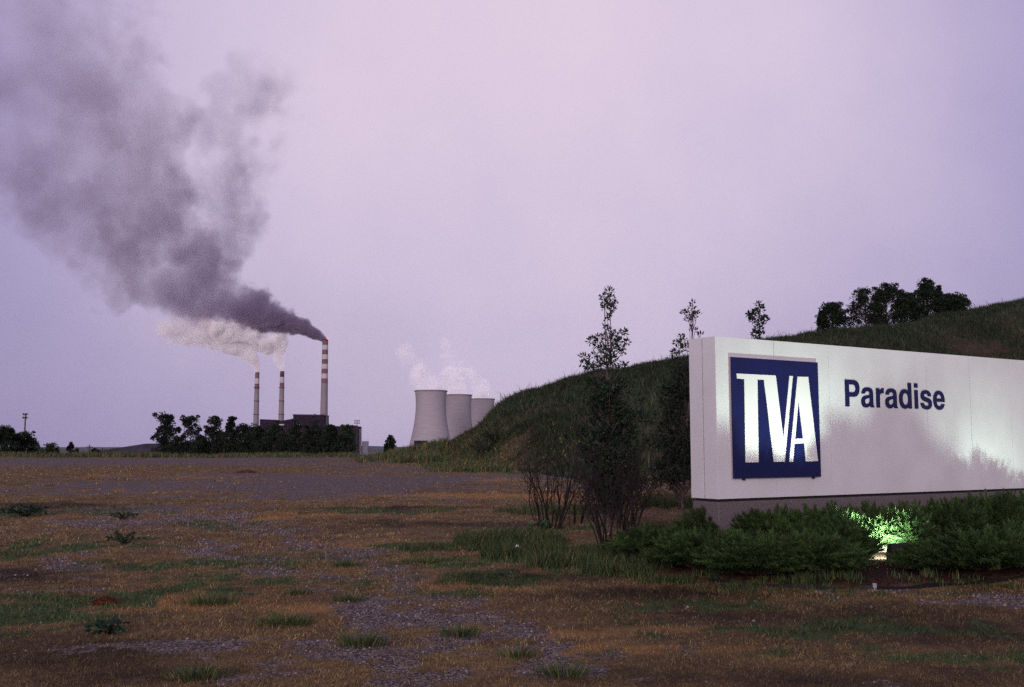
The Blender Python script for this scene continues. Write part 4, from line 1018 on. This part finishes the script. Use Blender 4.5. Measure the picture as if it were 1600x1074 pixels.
pl = [(138, 1.8), (112, .9), (86, .9), (60, .9), (28, 2.2), (38, 1.2)]
chimney(402, 582.5, 4.1, 6.6, [b(9, m_red), b(8.5, m_band), b(8.5, m_red)], 'leftmost short chimney with red and white top bands and walkways', 'chimneys of the power station', pl)
chimney(441, 581, 4.1, 6.6, [b(2.5, m_red), b(6, m_soot), b(9, m_band), b(6.5, m_red)], 'middle short chimney with a sooty top band and walkways', 'chimneys of the power station', pl)

# main building
X8 = lambda x, y, Y=YP: (at(400 + x / 6.667, 620 + y / 6.667, Y).x, at(400 + x / 6.667, 620 + y / 6.667, Y).z)
bd = empty('power_station', (at(485, 690, YP).x, YP - 60, ZG)); bx0 = bd.location
tag(bd, 'dark purple power station hall with a tall boiler house behind the tree row', 'power station')
m_clad, n_, l_, o_ = newmat('station_cladding')  # purple-brown sheet
b_ = n_.new('ShaderNodeBsdfPrincipled'); l_.new(b_.outputs[0], o_.inputs[0]); b_.inputs['Roughness'].default_value = .8; b_.inputs['Specular IOR Level'].default_value = .05
tcx = n_.new('ShaderNodeTexCoord')
wv = n_.new('ShaderNodeTexWave'); wv.inputs['Scale'].default_value = .25; wv.inputs['Distortion'].default_value = .2; l_.new(tcx.outputs['Object'], wv.inputs[0])
l_.new(rp_(wv.outputs['Fac'], 0, 1, (.012, .006, .014), (.018, .010, .020)), b_.inputs['Base Color'])
def blk(name, poly, y0, y1, m_=None):
    pl_ = [X8(*p) for p in poly]
    return MB().prism([(x - bx0.x, z - bx0.z) for x, z in pl_], y0, y1).build(name, m_ or m_clad, bd)
blk('boiler_house', [(430, 700), (735, 700), (735, 196), (430, 192)], 22, 85)
blk('roof_coping', [(426, 198), (739, 202), (739, 194), (426, 190)], 20, 87, m_steel)
blk('conveyor_gallery', [(262, 700), (429, 700), (429, 232), (330, 250), (262, 262)], 30, 70)
blk('coal_bunker', [(95, 700), (261, 700), (261, 247), (95, 241)], 18, 72)
blk('low_annex', [(-60, 700), (94, 700), (94, 296), (-60, 345)], 30, 70)
blk('turbine_hall', [(-10, 700), (1000, 700), (1000, 318), (740, 306), (500, 302), (320, 302), (100, 310), (-10, 330)], 0, 16)
blk('service_block', [(1003, 700), (1116, 700), (1116, 316), (1003, 314)], -6, 40)
blk('roof_unit', [(1060, 316), (1092, 316), (1092, 306), (1060, 306)], 2, 20, m_red)
blk('roof_unit', [(1006, 313), (1034, 313), (1034, 302), (1006, 302)], 2, 16, m_band)
for x in (630, 710): blk('roof_vent', [(x - 5, 192), (x + 5, 192), (x + 5, 180), (x - 5, 180)], 40, 46, m_red)
lit_w = mat('lit_window', (.8, .8, .85), emit=((.95, .9, 1.0), 1.1))
for x, y, w_ in ((505, 299, 34), (345, 299, 46), (120, 390, 12)):
    blk('lit_canopy', [(x - w_/2, y + 7), (x + w_/2, y + 7), (x + w_/2, y - 5), (x - w_/2, y - 5)], -6, -1, lit_w if w_ == 34 else m_band)
# steel tower and low sheds at the right end
st = empty('steel_frame_tower', (*[X8(1136, 480)[0]], YP - 60, ZG)); tag(st, 'small pale steel frame tower at the right end of the power station', 'tower')
fx = X8(1128, 0)[0] - st.location.x; fx1 = X8(1146, 0)[0] - st.location.x; ftop = X8(0, 350)[1] - ZG
m_pale = mat('pale_steel', (.40, .36, .40), rough=.6)
f_ = MB()
for x in (fx, fx1):
    for y in (0, 4): f_.tube([(x, y, 0), (x, y, ftop)], .22, n=4)
f_.build('column', m_pale, st); f_ = MB(); k = 0; zz = 2
while zz < ftop:
    f_.tube([(fx, 0, zz), (fx1, 0, zz)], .18, n=4); f_.tube([(fx, 0, zz), (fx1, 0, min(zz + 5, ftop))] if k % 2 else [(fx1, 0, zz), (fx, 0, min(zz + 5, ftop))], .15, n=4); zz += 5; k += 1
f_.build('bracing', m_pale, st)
MB().box(fx, fx1, -.5, 4.5, ftop, ftop + .6).build('platform', m_pale, st)
sh = empty('equipment_shed', (X8(1160, 480)[0], YP - 50, ZG)); tag(sh, 'low grey shed right of the power station behind the weeds', 'shed')
zs = X8(0, 468)[1] - ZG; MB().box(-3, 8, 0, 10, 0, zs).build('wall', mat('shed_grey', (.16, .17, .21)), sh); MB().box(-3.4, 8.4, -.4, 10.4, zs, zs + .6).build('roof', m_pale, sh)
sx = X8(1180, 0)[0] - sh.location.x; MB().tube([(5, 5, zs), (5, 5, zs + 5)], .2, n=5).build('vent_pipe', m_pale, sh)

# cooling towers
def tower(px_l, px_r, top_y, Y, label, shade):
    p = at((px_l + px_r) / 2, top_y, Y); r = (px_r - px_l) / 2 / F * Y; hh = p.z - ZG
    t = empty('cooling_tower', (p.x, Y, ZG)); tag(t, label, 'cooling tower', 'cooling towers of the power station')
    m_, n2, l2, o2 = newmat('tower_concrete'); b2 = n2.new('ShaderNodeBsdfPrincipled'); l2.new(b2.outputs[0], o2.inputs[0]); b2.inputs['Roughness'].default_value = .95
    tc2 = n2.new('ShaderNodeTexCoord'); mp = n2.new('ShaderNodeMapping'); l2.new(tc2.outputs['Object'], mp.inputs[0]); mp.inputs['Scale'].default_value = (.05, .05, .35)
    x = n2.new('ShaderNodeTexNoise'); x.inputs['Scale'].default_value = 1; x.inputs['Detail'].default_value = 6; l2.new(mp.outputs[0], x.inputs[0])
    r_ = n2.new('ShaderNodeValToRGB'); l2.new(x.outputs['Fac'], r_.inputs[0]); q_ = r_.color_ramp.elements
    q_[0].position = .3; q_[1].position = .7; q_[0].color = (.30 * shade, .265 * shade, .295 * shade, 1); q_[1].color = (.36 * shade, .32 * shade, .35 * shade, 1)
    l2.new(r_.outputs[0], b2.inputs['Base Color'])
    zt_ = hh * .80; rt = r * .93; cc = (hh - zt_) / math.sqrt((r / rt) ** 2 - 1); ccl = hh * .60
    pr = []
    for z in np.linspace(8, hh, 40):
        k = cc if z > zt_ else ccl; pr.append((rt * math.sqrt(1 + ((z - zt_) / k) ** 2), z))
    MB().lathe(pr, 72).build('shell', m_, t, smooth=True)
    MB().lathe([(r + .02, hh - 1.4), (r + .9, hh - 1.4), (r + .9, hh + .5), (r - .6, hh + .5), (r - .6, hh - 1.2)], 72).build('rim', mat('tower_rim', (.20, .16, .18)), t, smooth=False)
    rb = pr[0][0]; lg = MB()
    for k in range(36):
        a = 2 * math.pi * k / 36; a2 = a + math.pi / 36; lg.tube([(rb * 1.04 * math.cos(a), rb * 1.04 * math.sin(a), 0), (rb * math.cos(a2), rb * math.sin(a2), 8.2)], .5, n=5)
        lg.tube([(rb * 1.04 * math.cos(a + 2 * math.pi / 36), rb * 1.04 * math.sin(a + 2 * math.pi / 36), 0), (rb * math.cos(a2), rb * math.sin(a2), 8.2)], .5, n=5)
    lg.build('legs', m_, t)
    return p, r
tw1 = tower(648.2, 698.6, 611.0, 1980, 'left and largest cooling tower, standing clear of the berm', 1.0)
tw2 = tower(693.0, 737.5, 617.5, 2230, 'middle cooling tower, half behind the left one', 1.02)
tw3 = tower(733.0, 773, 623.8, 2470, 'rightmost cooling tower, partly behind the grassy berm', 1.04)
# low building at the tower foot
lb0 = at(647, 690, 1900); lw = at(667, 690, 1900).x - lb0.x; o_ = empty('pump_house', (lb0.x, 1900, ZG)); tag(o_, 'low dark pump house at the foot of the left cooling tower', 'building')
hz_ = at(650, 689.3, 1900).z - ZG; MB().box(0, lw, 0, 15, 0, hz_).build('wall', m_clad, o_); MB().box(-.5, lw + .5, -.5, 15.5, hz_, hz_ + .8).build('roof', m_steel, o_)

# ------------------------------------------------------------------ smoke and steam
def plume(name, parent, start, axis_deg, pts, dens, col, A=1.0, nscale=.02, warp=12, aniso=.2, step=.12, Y=YP, seed=0., bright=None, soft=.45, ysq=1.0, n3k=3.2):
    """pts: (px,py,radius_px) along the centreline. The density follows the same line, in metres."""
    o3 = at(start[0], start[1], Y); ax = R(axis_deg); pv = np.array([math.cos(ax), math.sin(ax)]); qv = np.array([-pv[1], pv[0]])
    k = Y / F; pq = []
    for px, py, r_ in pts:
        d = np.array([px - start[0], start[1] - py]) * k; pq.append((d @ pv, d @ qv, r_ * k))
    pq.sort(); P_ = np.array([a[0] for a in pq]); Lp = P_[-1]; Pm = P_[0]
    Q_ = np.array([a[1] for a in pq]); R_ = np.array([a[2] for a in pq]); rng_ = Lp - Pm
    # hull
    vs = []; fs = []; nseg = 26; nn = 20
    for i in range(nseg + 1):
        p_ = Pm + rng_ * i / nseg; q_ = np.interp(p_, P_, Q_); r_ = np.interp(p_, P_, R_) * 1.5
        for j in range(nn):
            a = 2 * math.pi * j / nn; qq = q_ + math.cos(a) * r_; v2 = pv * p_ + qv * qq; vs.append((v2[0], math.sin(a) * r_ * ysq, v2[1]))
    for i in range(nseg):
        for j in range(nn): fs.append((i*nn+j, i*nn+(j+1) % nn, (i+1)*nn+(j+1) % nn, (i+1)*nn+j))
    fs.append(tuple(range(nn))[::-1]); fs.append(tuple(nseg * nn + j for j in range(nn)))
    m_, n2, l2, out = newmat(name + '_volume')
    def M(op, a, b2=None, c_=None):
        x = n2.new('ShaderNodeMath'); x.operation = op
        for i, s in enumerate((a, b2, c_)):
            if s is None: continue
            if isinstance(s, (int, float)): x.inputs[i].default_value = float(s)
            else: l2.new(s, x.inputs[i])
        return x.outputs[0]
    t2 = n2.new('ShaderNodeTexCoord'); co = t2.outputs['Object']
    # turbulence: push the coordinate about with noise
    nzv = n2.new('ShaderNodeTexNoise'); nzv.inputs['Scale'].default_value = nscale * .6; nzv.inputs['Detail'].default_value = 2
    of = n2.new('ShaderNodeVectorMath'); of.operation = 'ADD'; l2.new(co, of.inputs[0]); of.inputs[1].default_value = (seed * 71, seed * 133, seed * 57); l2.new(of.outputs[0], nzv.inputs['Vector'])
    sb = n2.new('ShaderNodeVectorMath'); sb.operation = 'SUBTRACT'; l2.new(nzv.outputs['Color'], sb.inputs[0]); sb.inputs[1].default_value = (.5, .5, .5)
    # warp grows with distance from the stack
    sx0 = n2.new('ShaderNodeSeparateXYZ'); l2.new(co, sx0.inputs[0])
    p0_ = M('ADD', M('MULTIPLY', sx0.outputs[0], pv[0]), M('MULTIPLY', sx0.outputs[2], pv[1]))
    wamt = M('MULTIPLY', M('MINIMUM', M('MAXIMUM', M('DIVIDE', p0_, rng_ * .35), 0.03), 1.0), warp)
    sc = n2.new('ShaderNodeVectorMath'); sc.operation = 'SCALE'; l2.new(sb.outputs[0], sc.inputs[0]); l2.new(wamt, sc.inputs['Scale'])
    wc = n2.new('ShaderNodeVectorMath'); wc.operation = 'ADD'; l2.new(co, wc.inputs[0]); l2.new(sc.outputs[0], wc.inputs[1])
    sx = n2.new('ShaderNodeSeparateXYZ'); l2.new(wc.outputs[0], sx.inputs[0])
    p_ = M('ADD', M('MULTIPLY', sx.outputs[0], pv[0]), M('MULTIPLY', sx.outputs[2], pv[1]))
    q_ = M('ADD', M('MULTIPLY', sx.outputs[0], qv[0]), M('MULTIPLY', sx.outputs[2], qv[1]))
    pn = M('DIVIDE', M('SUBTRACT', p_, Pm), rng_)
    def fc(vals, lo, hi):
        x = n2.new('ShaderNodeFloatCurve'); c_ = x.mapping.curves[0]; xs_ = np.linspace(0, 1, 15); vv = (np.interp(Pm + xs_ * rng_, P_, vals) - lo) / (hi - lo)
        while len(c_.points) < len(xs_): c_.points.new(.5, .5)
        for i, (a, b2) in enumerate(zip(xs_, vv)): c_.points[i].location = (float(a), float(np.clip(b2, 0, 1))); c_.points[i].handle_type = 'AUTO'
        x.mapping.update(); l2.new(pn, x.inputs['Value']); return M('MULTIPLY_ADD', x.outputs[0], hi - lo, lo)
    qlo, qhi = Q_.min() - 1, Q_.max() + 1; rhi = R_.max()
    qc = fc(Q_, qlo, qhi); rc = fc(R_, 0, rhi)
    dq = M('SUBTRACT', q_, qc); dist = M('SQRT', M('ADD', M('MULTIPLY', dq, dq), M('POWER', M('DIVIDE', sx.outputs[1], ysq), 2.0)))
    rel = M('DIVIDE', dist, M('MAXIMUM', rc, .5))
    n1 = n2.new('ShaderNodeTexNoise'); n1.inputs['Scale'].default_value = nscale; n1.inputs['Detail'].default_value = 5; n1.inputs['Roughness'].default_value = .58
    l2.new(of.outputs[0], n1.inputs['Vector'])
    n3 = n2.new('ShaderNodeTexNoise'); n3.inputs['Scale'].default_value = nscale * n3k; n3.inputs['Detail'].default_value = 4; n3.inputs['Roughness'].default_value = .6; l2.new(of.outputs[0], n3.inputs['Vector'])
    near = M('MINIMUM', M('MAXIMUM', M('DIVIDE', p0_, rng_ * .3), 0.0), 1.0)
    nmix_ = M('ADD', M('MULTIPLY', n1.outputs['Fac'], near), M('MULTIPLY', n3.outputs['Fac'], M('SUBTRACT', 1.0, near)))
    val = M('ADD', M('SUBTRACT', 1.0, rel), M('MULTIPLY', M('SUBTRACT', nmix_, .5), M('MULTIPLY_ADD', near, A * .6 * 2, A * .8)))
    mrn = n2.new('ShaderNodeMapRange'); mrn.interpolation_type = 'SMOOTHSTEP'; mrn.inputs['From Min'].default_value = .02; mrn.inputs['From Max'].default_value = soft
    l2.new(val, mrn.inputs['Value'])
    # thinning with distance; fades out at both ends
    d0, ps, pw = dens
    dn = M('DIVIDE', d0, M('ADD', 1.0, M('POWER', M('DIVIDE', M('MAXIMUM', p_, 0.0), ps), pw)))
    fade = M('MINIMUM', M('DIVIDE', M('SUBTRACT', 1.0, pn), .12), 1.0)
    mot = n2.new('ShaderNodeMapRange'); mot.inputs['From Min'].default_value = .36; mot.inputs['From Max'].default_value = .62; mot.inputs['To Min'].default_value = .12; mot.inputs['To Max'].default_value = 1.7
    l2.new(n1.outputs['Fac'], mot.inputs['Value'])
    dd = M('MULTIPLY', M('MULTIPLY', M('MULTIPLY', dn, mrn.outputs[0]), M('MAXIMUM', fade, 0.0)), mot.outputs[0])
    vol = n2.new('ShaderNodeVolumePrincipled'); vol.inputs['Color'].default_value = (*col, 1); vol.inputs['Anisotropy'].default_value = aniso
    l2.new(dd, vol.inputs['Density']); l2.new(vol.outputs[0], out.inputs['Volume'])
    m_.cycles.volume_step_rate = step if hasattr(m_.cycles, 'volume_step_rate') else 1
    me_ = bpy.data.meshes.new(name); me_.from_pydata(vs, [], fs)
    bmm = bmesh.new(); bmm.from_mesh(me_); bmesh.ops.recalc_face_normals(bmm, faces=bmm.faces); bmm.to_mesh(me_); bmm.free(); me_.update()
    o_ = link(name, me_, m_, parent); o_.location = o3 - (parent.location if parent else Vector()); return o_
sm = empty('dark_smoke', at(508, 531, YP)); tag(sm, 'dark grey smoke trailing up to the left from the tallest chimney', 'smoke')
plume('smoke_plume', sm, (508.3, 529), 142, [(508.3, 531, 6), (506, 523, 8), (497, 519, 10), (478, 512, 14), (450, 502, 21), (410, 494, 31), (360, 484, 46), (310, 458, 58), (265, 415, 80), (215, 350, 108), (160, 265, 138), (90, 150, 165), (20, 30, 180), (-60, -90, 190)],
      (.26, 50, 1.84), (.52, .44, .57), A=2.2, nscale=.0085, warp=110, step=.05, seed=1.3, soft=.34, n3k=5.5)
plume('smoke_wisp', sm, (330, 450), 84, [(300, 470, 20), (315, 430, 44), (335, 380, 62), (340, 320, 66), (350, 250, 66), (362, 190, 66), (385, 130, 66), (415, 70, 50)],
      (.0060, 400, 1.0), (.47, .42, .52), A=2.2, nscale=.010, warp=100, step=.10, seed=4.1)
def steam(name, label, start, ang, pts, dens, seed, **k):
    e_ = empty(name, at(start[0], start[1], k.get('Y', YP))); tag(e_, label, 'steam', 'steam plumes'); plume('steam_plume', e_, start, ang, pts, dens, k.pop('col', (1.0, .98, 1.0)), seed=seed, aniso=-.62, **k)
steam('white_steam', 'white steam bending left from the leftmost short chimney', (402, 582), 128,
      [(402, 584, 4.6), (401, 575, 6), (396, 563, 10), (384, 550, 17), (362, 537, 24), (330, 524, 30), (290, 510, 32), (255, 495, 26)], (.15, 48, 1.15), 2.2, A=1.2, nscale=.022, warp=26, step=.06, n3k=2.6, soft=.3)
steam('white_steam', 'thicker white steam rolling left from the middle short chimney', (441, 580), 116,
      [(441, 582, 4.6), (440, 572, 6.5), (436, 558, 12), (427, 544, 20), (412, 532, 26), (390, 524, 29), (355, 515, 32), (310, 503, 28)], (.16, 52, 1.15), 3.1, A=1.2, nscale=.022, warp=26, step=.06, n3k=2.6, soft=.3)
for (p, r_), ty, seed, pts, lb_ in (
   (tw1, 609, 5, [(674, 613, 27), (664, 597, 26), (652, 580, 20), (642, 565, 17), (632, 550, 15), (622, 538, 9)], 'faint steam leaning left above the left cooling tower'),
   (tw2, 616, 6, [(715, 620, 24), (709, 604, 22), (703, 585, 17), (700, 565, 15), (696, 545, 13), (692, 524, 9)], 'faint steam rising in a tall wisp above the middle cooling tower'),
   (tw3, 622, 7, [(753, 626, 22), (752, 613, 20), (750, 602, 17), (742, 590, 15), (730, 575, 15), (722, 560, 10)], 'faint low steam above the rightmost cooling tower')):
    steam('tower_steam', lb_, ((pts[0][0]), ty), 104 if seed != 5 else 122, pts, (.036, 130, 1.3), seed, A=1.35, nscale=.028, warp=20, step=.12, Y=p.y, soft=1.0, col=(.99, .97, 1.0))

# ------------------------------------------------------------------ haze
hzb = MB().box(-9800, 9800, -60, 12200, -40, 1500)
m_, n2, l2, out = newmat('haze_air'); v = n2.new('ShaderNodeVolumePrincipled'); v.inputs['Color'].default_value = (.86, .84, .95, 1)
v.inputs['Density'].default_value = 2.0e-5; v.inputs['Anisotropy'].default_value = .3; l2.new(v.outputs[0], out.inputs['Volume'])
hz = hzb.build('haze', m_); tag(hz, kind='stuff')
